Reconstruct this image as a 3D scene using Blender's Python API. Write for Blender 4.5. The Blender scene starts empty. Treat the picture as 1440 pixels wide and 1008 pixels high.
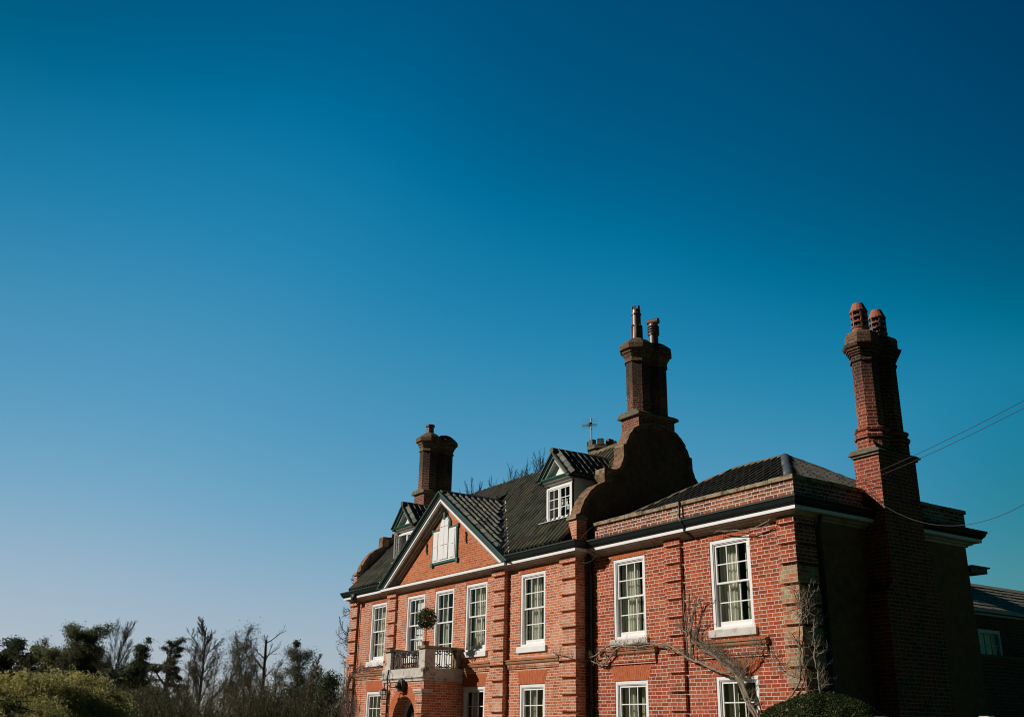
import bpy, math, random
from mathutils import Vector, Matrix
R = math.radians
sc = bpy.context.scene
C = sc.collection

# ------------------------------------------------------------------ camera
CAM = Vector((12.6795, -14.7107, 1.6))
yaw, pit, rol = R(56.7341), R(20.348), R(1.0473)
F = Vector((-math.sin(yaw)*math.cos(pit), math.cos(yaw)*math.cos(pit), math.sin(pit)))
Rt = Vector((math.cos(yaw), math.sin(yaw), 0)); Up = Rt.cross(F)
R2 = Rt*math.cos(rol) + Up*math.sin(rol); U2 = -Rt*math.sin(rol) + Up*math.cos(rol)
cd = bpy.data.cameras.new('camera'); cam = bpy.data.objects.new('camera', cd); C.objects.link(cam)
cam.matrix_world = Matrix(((R2.x, U2.x, -F.x, CAM.x), (R2.y, U2.y, -F.y, CAM.y), (R2.z, U2.z, -F.z, CAM.z), (0, 0, 0, 1)))
cd.sensor_fit = 'HORIZONTAL'; cd.sensor_width = 36; cd.lens = 1413.98/1440*36; cd.clip_start = .1; cd.clip_end = 6000
sc.camera = cam

# ------------------------------------------------------------------ sky and sun
SAZ, SEL = R(33), R(30)                 # azimuth left of the facade normal, elevation
SUN = Vector((-math.sin(SAZ)*math.cos(SEL), -math.cos(SAZ)*math.cos(SEL), math.sin(SEL)))
w = bpy.data.worlds.new("World"); sc.world = w; w.use_nodes = True
nt = w.node_tree; nt.nodes.clear()
sky = nt.nodes.new('ShaderNodeTexSky'); sky.sky_type = 'NISHITA'; sky.sun_disc = False
sky.sun_elevation = SEL; sky.sun_rotation = math.atan2(SUN.x, SUN.y)
sky.altitude = 0; sky.air_density = 1.0; sky.dust_density = .6; sky.ozone_density = 3.0
# the photograph's colour grade of the clear sky: a tone curve per channel on the sky's own radiance
scl = nt.nodes.new('ShaderNodeVectorMath'); scl.operation = 'SCALE'; scl.inputs['Scale'].default_value = .125
cur = nt.nodes.new('ShaderNodeRGBCurve')
for ch, pts in enumerate((((0, 0), (.12, .0), (.19, .068), (.45, .36), (1, .56)),
                          ((0, 0), (.07, .0), (.12, .036), (.175, .086), (.234, .20), (.32, .295), (.63, .475), (1, .56)),
                          ((0, 0), (.10, .010), (.20, .085), (.33, .208), (.4175, .39), (.54, .50), (.80, .60), (1, .65)))):
    cv = cur.mapping.curves[ch].points
    cv[0].location = pts[0]; cv[-1].location = pts[-1]
    for p in pts[1:-1]: cv.new(*p)
cur.mapping.update()
amp = nt.nodes.new('ShaderNodeVectorMath'); amp.operation = 'SCALE'; amp.inputs['Scale'].default_value = 10.
bg = nt.nodes.new('ShaderNodeBackground'); bg.inputs[1].default_value = .10
wo = nt.nodes.new('ShaderNodeOutputWorld')
# the deep polarised part of the sky: darker away from the pale western horizon and less bright round the sun, which also cuts fill light
tc = nt.nodes.new('ShaderNodeTexCoord')
def lobe(axis, a, b, lo, hi):
    d = nt.nodes.new('ShaderNodeVectorMath'); d.operation = 'DOT_PRODUCT'; d.inputs[1].default_value = axis
    nt.links.new(tc.outputs['Generated'], d.inputs[0])
    r = nt.nodes.new('ShaderNodeMapRange'); r.interpolation_type = 'SMOOTHSTEP'
    for i, q in enumerate((a, b, lo, hi)): r.inputs[i+1].default_value = q
    nt.links.new(d.outputs['Value'], r.inputs[0]); return r.outputs[0]
l1 = lobe((-1, 0, 0), -.25, .55, .36, 1.0); l2 = lobe(tuple(SUN), .35, .85, 1.0, .60); l3 = lobe((.15, .99, 0), .45, .90, 1.0, .74); l6 = lobe((-.45, .89, 0), .94, 1.0, 1.0, .66); l4 = lobe(tuple(SUN), .72, 1.0, 1.0, .30); l5 = lobe((0, -1, 0), .10, .70, 1.0, .40)
ml = nt.nodes.new('ShaderNodeMath'); ml.operation = 'MULTIPLY'; nt.links.new(l1, ml.inputs[0]); nt.links.new(l2, ml.inputs[1])
m3 = nt.nodes.new('ShaderNodeMath'); m3.operation = 'MULTIPLY'; nt.links.new(ml.outputs[0], m3.inputs[0]); nt.links.new(l3, m3.inputs[1]); ml = m3
for l_ in (l4, l5, l6):      # sky dimmed low down, and unseen round the sun and behind camera to cut fill
    m3 = nt.nodes.new('ShaderNodeMath'); m3.operation = 'MULTIPLY'; nt.links.new(ml.outputs[0], m3.inputs[0]); nt.links.new(l_, m3.inputs[1]); ml = m3
ms = nt.nodes.new('ShaderNodeMath'); ms.operation = 'MULTIPLY'; ms.inputs[1].default_value = .125; nt.links.new(ml.outputs[0], ms.inputs[0])
nt.links.new(ms.outputs[0], scl.inputs['Scale'])
nt.links.new(sky.outputs[0], scl.inputs[0]); nt.links.new(scl.outputs[0], cur.inputs['Color']); nt.links.new(cur.outputs[0], amp.inputs[0])
nt.links.new(amp.outputs[0], bg.inputs[0]); nt.links.new(bg.outputs[0], wo.inputs[0])
sd = bpy.data.lights.new('sun', 'SUN'); sd.energy = 4.2; sd.angle = R(.5); sd.color = (1, .93, .84)
sun = bpy.data.objects.new('sun', sd); C.objects.link(sun)
sun.rotation_euler = SUN.to_track_quat('Z', 'Y').to_euler(); sun.location = (-20, -30, 40)
sc.view_settings.view_transform = 'Standard'; sc.view_settings.look = 'None'
sc.view_settings.exposure = 0; sc.view_settings.gamma = 1; sc.view_settings.use_curve_mapping = False
sc.render.engine = 'CYCLES'
sc.cycles.max_bounces = 8; sc.cycles.transparent_max_bounces = 24; sc.cycles.use_denoising = True; sc.cycles.filter_width = 1.1

rnd = random.Random(7)
def U(a, b): return rnd.uniform(a, b)

# ------------------------------------------------------------------ mesh helpers
class MB:
    def __init__(s): s.v = []; s.f = []; s.t = None
    def vert(s, p): s.v.append(tuple(p)); return len(s.v)-1
    def face(s, *ps):
        n = len(s.v); s.v += [tuple(p) for p in ps]; s.f.append(tuple(range(n, n+len(ps))))
    def box(s, x0, x1, y0, y1, z0, z1):
        n = len(s.v)
        s.v += [(x0,y0,z0),(x1,y0,z0),(x1,y1,z0),(x0,y1,z0),(x0,y0,z1),(x1,y0,z1),(x1,y1,z1),(x0,y1,z1)]
        s.f += [tuple(n+i for i in q) for q in ((0,3,2,1),(4,5,6,7),(0,1,5,4),(1,2,6,5),(2,3,7,6),(3,0,4,7))]
    def obox(s, c, ax, ay, az):
        c, ax, ay, az = map(Vector, (c, ax, ay, az)); n = len(s.v)
        for k in (-1, 1):
            for i, j in ((-1,-1),(1,-1),(1,1),(-1,1)): s.v.append(tuple(c + ax*i + ay*j + az*k))
        s.f += [tuple(n+i for i in q) for q in ((0,3,2,1),(4,5,6,7),(0,1,5,4),(1,2,6,5),(2,3,7,6),(3,0,4,7))]
    def prism(s, poly, axis, a, b):
        # poly: 2-d outline in the two other axes; extruded along axis from a to b
        def P(q, t): return (t, q[0], q[1]) if axis == 0 else (q[0], t, q[1]) if axis == 1 else (q[0], q[1], t)
        n = len(s.v); k = len(poly)
        s.v += [P(q, a) for q in poly] + [P(q, b) for q in poly]
        s.f.append(tuple(n+i for i in range(k))); s.f.append(tuple(n+k+i for i in reversed(range(k))))
        for i in range(k):
            j = (i+1) % k; s.f.append((n+i, n+k+i, n+k+j, n+j))
    def tube(s, pts, rad, n=6, cap=True):
        pts = [Vector(p) for p in pts]
        if not isinstance(rad, (list, tuple)): rad = [rad]*len(pts)
        base = len(s.v); prev = None
        for i, p in enumerate(pts):
            d = (pts[min(i+1, len(pts)-1)] - pts[max(i-1, 0)])
            if d.length < 1e-9: d = Vector((0, 0, 1))
            d.normalize()
            if prev is None: a = d.orthogonal().normalized()
            else:
                a = prev - d*prev.dot(d)
                a = a.normalized() if a.length > 1e-6 else d.orthogonal().normalized()
            prev = a; b = d.cross(a)
            for k in range(n):
                t = 2*math.pi*k/n
                s.v.append(tuple(p + (a*math.cos(t) + b*math.sin(t))*rad[i]))
        for i in range(len(pts)-1):
            for k in range(n):
                k2 = (k+1) % n; q = base+i*n
                s.f.append((q+k, q+k2, q+n+k2, q+n+k))
        if cap:
            s.f.append(tuple(base+k for k in reversed(range(n)))); q = base+(len(pts)-1)*n
            s.f.append(tuple(q+k for k in range(n)))
    def lathe(s, prof, c, n=8, rot=0.):
        # prof: (radius, z)
        base = len(s.v)
        for r, z in prof:
            for k in range(n):
                t = 2*math.pi*k/n + rot
                s.v.append((c[0]+r*math.cos(t), c[1]+r*math.sin(t), c[2]+z))
        for i in range(len(prof)-1):
            for k in range(n):
                k2 = (k+1) % n; q = base+i*n
                s.f.append((q+k, q+k2, q+n+k2, q+n+k))
        s.f.append(tuple(base+k for k in reversed(range(n)))); q = base+(len(prof)-1)*n
        s.f.append(tuple(q+k for k in range(n)))
    def sweep(s, path, prof, closed=False, flip=1):
        # path: xy corners, prof: (outward distance, z); mitred corners. outward = right of travel * flip
        P = [Vector((p[0], p[1])) for p in path]; k = len(P); off = []
        for i in range(k):
            d1 = (P[i]-P[i-1]).normalized() if (i > 0 or closed) else None
            d2 = (P[(i+1) % k]-P[i]).normalized() if (i < k-1 or closed) else None
            d1 = d1 or d2; d2 = d2 or d1
            n1 = Vector((d1.y, -d1.x))*flip; n2 = Vector((d2.y, -d2.x))*flip
            m = n1+n2; m = m/(1+n1.dot(n2)); off.append(m)
        base = len(s.v); m = len(prof)
        for i in range(k):
            for d, z in prof:
                q = P[i]+off[i]*d; s.v.append((q.x, q.y, z))
        for i in range(k if closed else k-1):
            j = (i+1) % k
            for a in range(m-1): s.f.append((base+i*m+a, base+j*m+a, base+j*m+a+1, base+i*m+a+1))
        if not closed:
            s.f.append(tuple(base+a for a in range(m))); s.f.append(tuple(base+(k-1)*m+a for a in reversed(range(m))))
    def build(s, name, mat, parent=None, smooth=False, bevel=0):
        me = bpy.data.meshes.new(name); me.from_pydata(s.v, [], s.f); me.materials.append(mat)
        if s.t is not None:
            at = me.attributes.new('tint', 'FLOAT', 'POINT'); at.data.foreach_set('value', s.t)
        me.update()
        if smooth: me.polygons.foreach_set('use_smooth', [True]*len(me.polygons))
        o = bpy.data.objects.new(name, me); C.objects.link(o)
        if bevel:
            b = o.modifiers.new('bevel', 'BEVEL'); b.width = bevel; b.segments = 2; b.limit_method = 'ANGLE'
        if parent is not None:
            o.parent = parent; o.matrix_parent_inverse = INV.get(parent.name, Matrix.Identity(4))
        return o
INV = {}
def tag(o, label=None, cat=None, group=None, kind=None):
    if label: o['label'] = label
    if cat: o['category'] = cat
    if group: o['group'] = group
    if kind: o['kind'] = kind
    return o
def thing(name, label, cat, loc, group=None):
    o = bpy.data.objects.new(name, None); C.objects.link(o); o.location = loc; o.empty_display_size = .2
    INV[o.name] = Matrix.Translation(-Vector(loc))
    return tag(o, label, cat, group)

# ------------------------------------------------------------------ materials
class NT:
    def __init__(s, name):
        s.m = bpy.data.materials.new(name); s.m.use_nodes = True; s.t = s.m.node_tree; s.t.nodes.clear()
        s.out = s.n('ShaderNodeOutputMaterial')
    def n(s, ty, **kw):
        nd = s.t.nodes.new(ty)
        for k, v in kw.items(): setattr(nd, k, v)
        return nd
    def put(s, sock, v):
        if isinstance(v, bpy.types.NodeSocket): s.t.links.new(v, sock)
        elif isinstance(v, tuple) and len(v) == 3 and sock.type == 'RGBA': sock.default_value = (*v, 1)
        else: sock.default_value = v
    def math(s, op, a, b=0., c=None):
        nd = s.n('ShaderNodeMath', operation=op); s.put(nd.inputs[0], a); s.put(nd.inputs[1], b)
        if c is not None: s.put(nd.inputs[2], c)
        return nd.outputs[0]
    def mix(s, f, a, b, blend='MIX'):
        nd = s.n('ShaderNodeMix', data_type='RGBA', blend_type=blend)
        s.put(nd.inputs[0], f); s.put(nd.inputs[6], a); s.put(nd.inputs[7], b); return nd.outputs[2]
    def noise(s, vec, scale, detail=4, rough=.6):
        nd = s.n('ShaderNodeTexNoise'); nd.inputs['Scale'].default_value = scale
        nd.inputs['Detail'].default_value = detail; nd.inputs['Roughness'].default_value = rough
        s.t.links.new(vec, nd.inputs['Vector']); return nd.outputs[0]
    def rng(s, v, a, b, c=0., d=1.):
        nd = s.n('ShaderNodeMapRange'); nd.interpolation_type = 'SMOOTHSTEP'
        for i, q in enumerate((v, a, b, c, d)): s.put(nd.inputs[i], q)
        return nd.outputs[0]
    def ramp(s, v, cols):
        nd = s.n('ShaderNodeValToRGB'); e = nd.color_ramp.elements
        while len(e) < len(cols): e.new(.5)
        for i, (p, c) in enumerate(cols): e[i].position = p; e[i].color = (*c, 1)
        s.put(nd.inputs[0], v); return nd.outputs[0]
    def pos(s): return s.n('ShaderNodeNewGeometry').outputs['Position']
    def surf(s, col, rough=.9, height=None, bs=.4, bd=.01, spec=.3, metal=0., trans=0.):
        b = s.n('ShaderNodeBsdfPrincipled'); s.put(b.inputs['Base Color'], col); s.put(b.inputs['Roughness'], rough)
        b.inputs['Specular IOR Level'].default_value = spec; b.inputs['Metallic'].default_value = metal
        if height is not None:
            bp = s.n('ShaderNodeBump'); bp.inputs['Strength'].default_value = bs; bp.inputs['Distance'].default_value = bd
            s.t.links.new(height, bp.inputs['Height']); s.t.links.new(bp.outputs[0], b.inputs['Normal'])
        s.t.links.new(b.outputs[0], s.out.inputs[0]); return s.m

def m_brick(name, cols, mortar, L, h, mw, stain, sa, dark, da, zoff=.0108, soot=None):
    k = NT(name); g = k.n('ShaderNodeNewGeometry')
    cr = k.n('ShaderNodeVectorMath', operation='CROSS_PRODUCT'); cr.inputs[0].default_value = (0, 0, 1)
    k.t.links.new(g.outputs['True Normal'], cr.inputs[1])
    nm = k.n('ShaderNodeVectorMath', operation='NORMALIZE'); k.t.links.new(cr.outputs[0], nm.inputs[0])
    dt = k.n('ShaderNodeVectorMath', operation='DOT_PRODUCT')
    k.t.links.new(nm.outputs[0], dt.inputs[0]); k.t.links.new(g.outputs['Position'], dt.inputs[1])
    sp = k.n('ShaderNodeSeparateXYZ'); k.t.links.new(g.outputs['Position'], sp.inputs[0])
    wob = k.noise(g.outputs['Position'], 3., 2)
    u = k.math('ADD', dt.outputs['Value'], k.math('MULTIPLY', wob, .02))
    z = k.math('ADD', sp.outputs[2], k.math('MULTIPLY', k.noise(g.outputs['Position'], 1.7, 2), .012))
    v = k.math('DIVIDE', k.math('SUBTRACT', z, zoff+.006), h)
    row = k.math('FLOOR', v); fv = k.math('FRACT', v)
    rn = k.n('ShaderNodeTexWhiteNoise', noise_dimensions='1D'); k.t.links.new(row, rn.inputs['W'])
    uu = k.math('ADD', k.math('DIVIDE', u, L), k.math('ADD', k.math('MULTIPLY', k.math('MODULO', row, 2.), .5), k.math('MULTIPLY', rn.outputs[0], .12)))
    cell = k.math('FLOOR', uu); f = k.math('FRACT', uu); H = k.math('GREATER_THAN', f, .67)
    idn = k.math('ADD', k.math('MULTIPLY', cell, 2.), H)
    dh = k.math('MULTIPLY', k.math('MINIMUM', k.math('MINIMUM', f, k.math('SUBTRACT', 1., f)), k.math('ABSOLUTE', k.math('SUBTRACT', f, .67))), L)
    dv = k.math('MULTIPLY', k.math('MINIMUM', fv, k.math('SUBTRACT', 1., fv)), h)
    d = k.math('ADD', k.math('MINIMUM', dh, dv), k.math('MULTIPLY', k.math('SUBTRACT', k.noise(g.outputs['Position'], 40., 2), .5), mw*.7))
    br = k.rng(d, mw*.3, mw*.75)
    wn = k.n('ShaderNodeTexWhiteNoise', noise_dimensions='3D'); cx = k.n('ShaderNodeCombineXYZ')
    k.t.links.new(idn, cx.inputs[0]); k.t.links.new(row, cx.inputs[1]); k.t.links.new(cx.outputs[0], wn.inputs['Vector'])
    bc = k.ramp(wn.outputs['Value'], cols)
    fine = k.noise(g.outputs['Position'], 28., 5, .7)
    bc = k.mix(1., bc, k.ramp(fine, [(.25, (.62, .62, .62)), (.75, (1.25, 1.25, 1.25))]), 'MULTIPLY')
    big = k.noise(g.outputs['Position'], .55, 4)
    bc = k.mix(1., bc, k.ramp(big, [(.3, (.84, .80, .78)), (.7, (1.12, 1.1, 1.08))]), 'MULTIPLY')
    st = k.math('MULTIPLY', k.rng(k.noise(g.outputs['Position'], 1.1, 6, .7), .52, .68), sa)
    bc = k.mix(st, bc, stain)
    sv = k.n('ShaderNodeVectorMath', operation='MULTIPLY'); sv.inputs[1].default_value = (1, 1, .32); k.t.links.new(g.outputs['Position'], sv.inputs[0])
    dk = k.math('MULTIPLY', k.rng(k.noise(sv.outputs[0], 2.6, 6, .75), .5, .66), da)
    if soot:
        dk = k.math('MINIMUM', 1., k.math('ADD', dk, k.math('MULTIPLY', k.rng(k.math('ADD', sp.outputs[2], k.math('MULTIPLY', fine, .8)), soot[0]+.4, soot[1]+.4), soot[2])))
    bc = k.mix(dk, bc, dark)
    mo = k.mix(k.noise(g.outputs['Position'], 6., 4), mortar, tuple(c*.62 for c in mortar))
    mo = k.mix(k.math('MULTIPLY', dk, .7), mo, dark)
    col = k.mix(br, mo, bc)
    hh = k.math('ADD', br, k.math('MULTIPLY', fine, .5))
    return k.surf(col, .92, hh, .55, .008, .2)

def m_plain(name, col, var=.25, scale=6., rough=.85, patch=None, pa=0., ps=3., bump=.2, bd=.006, spec=.3, metal=0., p0=.5, p1=.65):
    k = NT(name); p = k.pos()
    n1 = k.noise(p, scale, 6, .65)
    c = k.mix(1., col, k.ramp(n1, [(.25, (1-var,)*3), (.75, (1+var,)*3)]), 'MULTIPLY')
    if patch:
        c = k.mix(k.math('MULTIPLY', k.rng(k.noise(p, ps, 7, .7), p0, p1), pa), c, patch)
    return k.surf(c, rough, k.noise(p, scale*6, 4), bump, bd, spec, metal)

def m_tile(name, dk=1.):
    k = NT(name); p = k.pos(); a = k.n('ShaderNodeAttribute'); a.attribute_name = 'tint'
    c = k.ramp(a.outputs['Fac'], [(0, (0.088, 0.093, 0.088)), (0.35, (0.166, 0.17, 0.147)), (0.65, (0.236, 0.236, 0.189)), (0.93, (0.315, 0.289, 0.201)), (0.98, (0.24, 0.15, 0.09)), (1, (0.28, 0.15, 0.085))])
    n1 = k.noise(p, 9., 7, .75)
    c = k.mix(k.math('MULTIPLY', k.rng(n1, .50, .68), .45), c, (.24, .23, .16))
    c = k.mix(k.math('MULTIPLY', k.rng(k.noise(p, 22., 5, .7), .58, .68), .4), c, (.40, .40, .33))
    c = k.mix(k.math('MULTIPLY', k.rng(k.noise(p, 3.3, 6, .7), .5, .7), .5), c, (.035, .040, .022))
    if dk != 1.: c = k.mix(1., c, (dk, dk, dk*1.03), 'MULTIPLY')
    return k.surf(c, .85, k.noise(p, 40., 5), .5, .008, .3)

def m_leaf(name, cols, trans=.25, scale=3.):
    trans += .2
    k = NT(name); p = k.pos(); a = k.n('ShaderNodeAttribute'); a.attribute_name = 'tint'
    c = k.ramp(a.outputs['Fac'], cols)
    df = k.n('ShaderNodeBsdfDiffuse'); k.put(df.inputs[0], c)
    tr = k.n('ShaderNodeBsdfTranslucent'); k.put(tr.inputs[0], c)
    gl = k.n('ShaderNodeBsdfGlossy'); gl.inputs['Roughness'].default_value = .45; gl.inputs[0].default_value = (.6, .6, .6, 1)
    mx = k.n('ShaderNodeMixShader'); mx.inputs[0].default_value = trans
    k.t.links.new(df.outputs[0], mx.inputs[1]); k.t.links.new(tr.outputs[0], mx.inputs[2])
    m2 = k.n('ShaderNodeMixShader'); m2.inputs[0].default_value = .022
    k.t.links.new(mx.outputs[0], m2.inputs[1]); k.t.links.new(gl.outputs[0], m2.inputs[2])
    k.t.links.new(m2.outputs[0], k.out.inputs[0]); return k.m

def m_glass(name):
    k = NT(name); p = k.pos()
    lw = k.n('ShaderNodeLayerWeight'); lw.inputs[0].default_value = .5
    fr = k.math('ADD', .045, k.math('MULTIPLY', .9, k.math('POWER', lw.outputs['Facing'], 5.)))
    bp = k.n('ShaderNodeBump'); bp.inputs['Strength'].default_value = .05; bp.inputs['Distance'].default_value = .02
    k.t.links.new(k.noise(p, 4., 2), bp.inputs['Height'])
    tr = k.n('ShaderNodeBsdfTransparent'); tr.inputs[0].default_value = (.92, .94, .92, 1)
    gl = k.n('ShaderNodeBsdfGlossy'); gl.inputs['Roughness'].default_value = .015; k.t.links.new(bp.outputs[0], gl.inputs['Normal'])
    mx = k.n('ShaderNodeMixShader'); k.t.links.new(fr, mx.inputs[0])
    k.t.links.new(tr.outputs[0], mx.inputs[1]); k.t.links.new(gl.outputs[0], mx.inputs[2])
    k.t.links.new(mx.outputs[0], k.out.inputs[0]); return k.m

M = {}
M['brick_r'] = m_brick('red_brick', [(0, (.26, .050, .024)), (.25, (.36, .066, .027)), (.6, (.43, .085, .033)), (.85, (.50, .13, .048)), (.95, (.30, .060, .036)), (1, (.24, .05, .034))],
                       (.80, .69, .57), .335, .0736, .0100, (.46, .17, .095), .28, (.13, .045, .026), .25)
M['brick_m'] = m_brick('old_orange_brick', [(0, (.38, .095, .042)), (.3, (.52, .140, .056)), (.6, (.60, .185, .074)), (.85, (.62, .24, .11)), (1, (.34, .10, .06))], (.88, .72, .60), .30, .0613, .0095, (.66, .40, .28), .42, (.14, .06, .035), .30)
M['brick_p'] = m_brick('bright_orange_brick', [(0, (.44, .11, .040)), (.4, (.55, .155, .054)), (.75, (.60, .195, .074)), (1, (.40, .11, .05))], (.70, .42, .28), .30, .0613, .009, (.52, .26, .15), .2, (.2, .09, .05), .12)
M['brick_par'] = m_brick('weathered_parapet_brick', [(0, (.13, .045, .030)), (.3, (.30, .075, .040)), (.55, (.38, .105, .052)), (.8, (.24, .11, .065)), (1, (.15, .075, .05))],
                         (.78, .70, .60), .335, .0736, .014, (.40, .31, .17), .75, (.075, .05, .032), .7)
M['brick_q'] = m_brick('weathered_quoin_brick', [(0, (.36, .10, .046)), (.35, (.50, .145, .065)), (.7, (.58, .23, .125)), (1, (.46, .25, .15))], (.86, .70, .58), .30, .0613, .0095, (.66, .46, .34), .6, (.15, .075, .045), .35)
M['brick_buff'] = m_brick('buff_and_red_quoin_brick', [(0, (.44, .13, .07)), (.3, (.48, .18, .09)), (.5, (.45, .27, .15)), (.8, (.47, .35, .20)), (1, (.36, .29, .16))],
                          (.62, .55, .44), .335, .0736, .010, (.42, .36, .19), .7, (.14, .10, .05), .35)
M['brick_ch'] = m_brick('sooty_chimney_brick', [(0, (.10, .032, .020)), (.4, (.20, .052, .030)), (.75, (.32, .085, .045)), (1, (.14, .045, .030))],
                        (.40, .31, .23), .30, .0613, .0125, (.13, .11, .07), .4, (.030, .024, .018), .75, soot=(9.7, 10.5, .85))
M['brick_ch3'] = m_brick('red_chimney_brick', [(0, (.17, .036, .022)), (.35, (.29, .055, .028)), (.7, (.38, .078, .038)), (1, (.19, .045, .032))],
                        (.50, .39, .31), .335, .0736, .0105, (.26, .13, .08), .3, (.05, .027, .02), .5, soot=(7.9, 8.8, .85))
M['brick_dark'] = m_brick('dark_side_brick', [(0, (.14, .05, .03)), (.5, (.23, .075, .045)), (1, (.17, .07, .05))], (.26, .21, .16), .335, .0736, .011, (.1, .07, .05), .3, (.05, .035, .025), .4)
M['arch'] = m_plain('gauged_red_brick', (.46, .125, .048), .25, 9., .9, (.34, .10, .05), .6, 7.)
M['render'] = m_plain('brown_roughcast', (.30, .115, .058), .35, 5., .95, (.16, .068, .038), .7, 1.2, .9, .02)
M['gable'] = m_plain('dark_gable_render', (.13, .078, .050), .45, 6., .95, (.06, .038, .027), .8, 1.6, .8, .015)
M['white'] = m_plain('white_paint', (.80, .79, .79), .05, 5., .5, (.62, .60, .56), .25, 6., .08, .003, .4)
M['offwhite'] = m_plain('weathered_white_paint', (.60, .57, .52), .12, 5., .7, (.34, .30, .25), .6, 4., .15, .004)
M['soffit'] = m_plain('shade_brown_soffit_paint', (.42, .34, .27), .2, 5., .8, (.22, .17, .13), .7, 4., .2, .005)  # white soffit's shade and brick bounce put into the colour
M['greywhite'] = m_plain('grey_white_cheek', (.62, .64, .64), .08, 4., .7, (.48, .50, .50), .4, 3., .1, .004)
M['green'] = m_plain('dark_green_paint', (.010, .026, .022), .3, 8., .45, (.05, .06, .045), .3, 9., .1, .003, .5)
M['teal'] = m_plain('teal_green_paint', (.022, .115, .092), .15, 8., .45, None, 0, 1, .1, .003, .5)
M['stone'] = m_plain('mossy_pale_stone', (.56, .51, .46), .22, 7., .95, (.08, .07, .045), .85, 4.5, .5, .012, .2, 0, .52, .64)
M['coping'] = m_plain('lichened_coping_stone', (.34, .26, .175), .25, 9., .95, (.095, .078, .038), .85, 5., .6, .014, .2, 0, .47, .6)
M['gcop'] = m_plain('mossy_brick_coping', (.25, .145, .09), .35, 14., .95, (.075, .062, .034), .85, 4.5, .7, .014, .2, 0, .46, .6)
M['ledge'] = m_plain('lichened_brick_ledge', (.36, .155, .085), .3, 12., .95, (.24, .20, .11), .8, 5., .5, .01, .2, 0, .46, .6)
M['gutter'] = m_plain('black_green_gutter', (.007, .013, .011), .3, 8., .5, (.03, .035, .028), .3, 9., .1, .003, .35)
M['capbrick'] = m_brick('sooty_cap_brick', [(0, (.10, .055, .035)), (.5, (.15, .08, .05)), (1, (.19, .12, .07))], (.26, .21, .15), .30, .0613, .012, (.20, .17, .09), .6, (.035, .028, .02), .6)
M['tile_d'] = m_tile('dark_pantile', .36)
M['chcap'] = m_plain('mossy_chimney_cap', (.15, .125, .088), .35, 12., .95, (.25, .22, .14), .7, 6., .6, .014)
M['tile'] = m_tile('old_pantile')
M['ridge'] = m_plain('mossy_ridge_tile', (.15, .125, .075), .3, 7., .95, (.38, .17, .085), .8, 1.1, .5, .012, .2, 0, .58, .66)
M['slate'] = m_plain('grey_slate', (.32, .28, .22), .35, 14., .8, (.17, .15, .12), .6, 6., .4, .012)
M['lead'] = m_plain('lead_sheet', (.075, .085, .095), .2, 4., .55, (.24, .26, .28), .5, 3., .2, .005, .4)
M['terra'] = m_plain('terracotta_pot', (.36, .12, .070), .25, 7., .75, (.14, .07, .05), .7, 3., .2, .005, .4)
M['darkpot'] = m_plain('glazed_brown_pot', (.15, .075, .055), .25, 7., .4, (.06, .04, .035), .7, 4., .15, .004, .5)
M['iron'] = m_plain('black_iron', (.02, .022, .022), .2, 9., .5, None, 0, 1, .1, .003, .5)
M['bluepipe'] = m_plain('blue_grey_pipe_paint', (.045, .06, .065), .2, 6., .5)
M['steel'] = m_plain('grey_aluminium', (.42, .43, .44), .1, 9., .4, None, 0, 1, .1, .003, .5, .6)
M['curtain'] = m_plain('sage_curtain_cloth', (.62, .61, .49), .06, 3., .95, None, 0, 1, .1, .003)
M['net'] = m_plain('white_shutter_paint', (.74, .73, .73), .04, 3., .7)
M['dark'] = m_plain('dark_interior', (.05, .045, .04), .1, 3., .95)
M['paper'] = m_plain('white_paper', (.8, .8, .8), .02, 3., .8)
M['glass'] = m_glass('window_glass')
M['vine'] = m_plain('grey_vine_bark', (.27, .22, .165), .35, 30., .95, (.13, .11, .08), .8, 14., .5, .006)
M['vined'] = m_plain('brown_vine_bark', (.16, .12, .085), .35, 30., .95, (.07, .06, .04), .8, 14., .5, .006)
M['bark'] = m_plain('tree_bark', (.13, .11, .085), .3, 4., .95, (.16, .15, .12), .6, 1.2, .4, .02)
M['barkpale'] = m_plain('pale_birch_bark', (.26, .25, .21), .3, 3., .95, (.10, .09, .07), .8, 1., .3, .02)
M['twig'] = m_plain('bare_twig', (.20, .17, .12), .3, 2., .95)
M['twigbrown'] = m_plain('budding_twig', (.17, .11, .08), .3, 2., .95)
M['wire'] = m_plain('grey_cable', (.055, .05, .045), .1, 9., .7)
M['bay'] = m_leaf('bay_leaf', [(0, (.026, .042, .015)), (.6, (.075, .10, .035)), (1, (.24, .26, .12))], .15)
M['hedge'] = m_leaf('clipped_hedge_leaf', [(0, (.018, .030, .010)), (.6, (.050, .074, .022)), (.9, (.11, .13, .045)), (1, (.30, .30, .16))], .2)
M['ever'] = m_leaf('evergreen_leaf', [(0, (0.036, 0.051, 0.03)), (0.6, (0.09, 0.111, 0.057)), (1, (0.195, 0.203, 0.105))], .15)
M['oak'] = m_leaf('evergreen_oak_leaf', [(0, (0.052, 0.07, 0.032)), (0.6, (0.16, 0.174, 0.075)), (1, (0.319, 0.29, 0.138))], .25)
M['willow'] = m_leaf('willow_catkin_leaf', [(0, (0.132, 0.135, 0.044)), (0.5, (0.323, 0.293, 0.097)), (1, (0.615, 0.543, 0.22))], .3)
M['ivy'] = m_leaf('ivy_leaf', [(0, (0.051, 0.058, 0.031)), (0.6, (0.122, 0.122, 0.068)), (1, (0.238, 0.212, 0.119))], .2)
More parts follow.
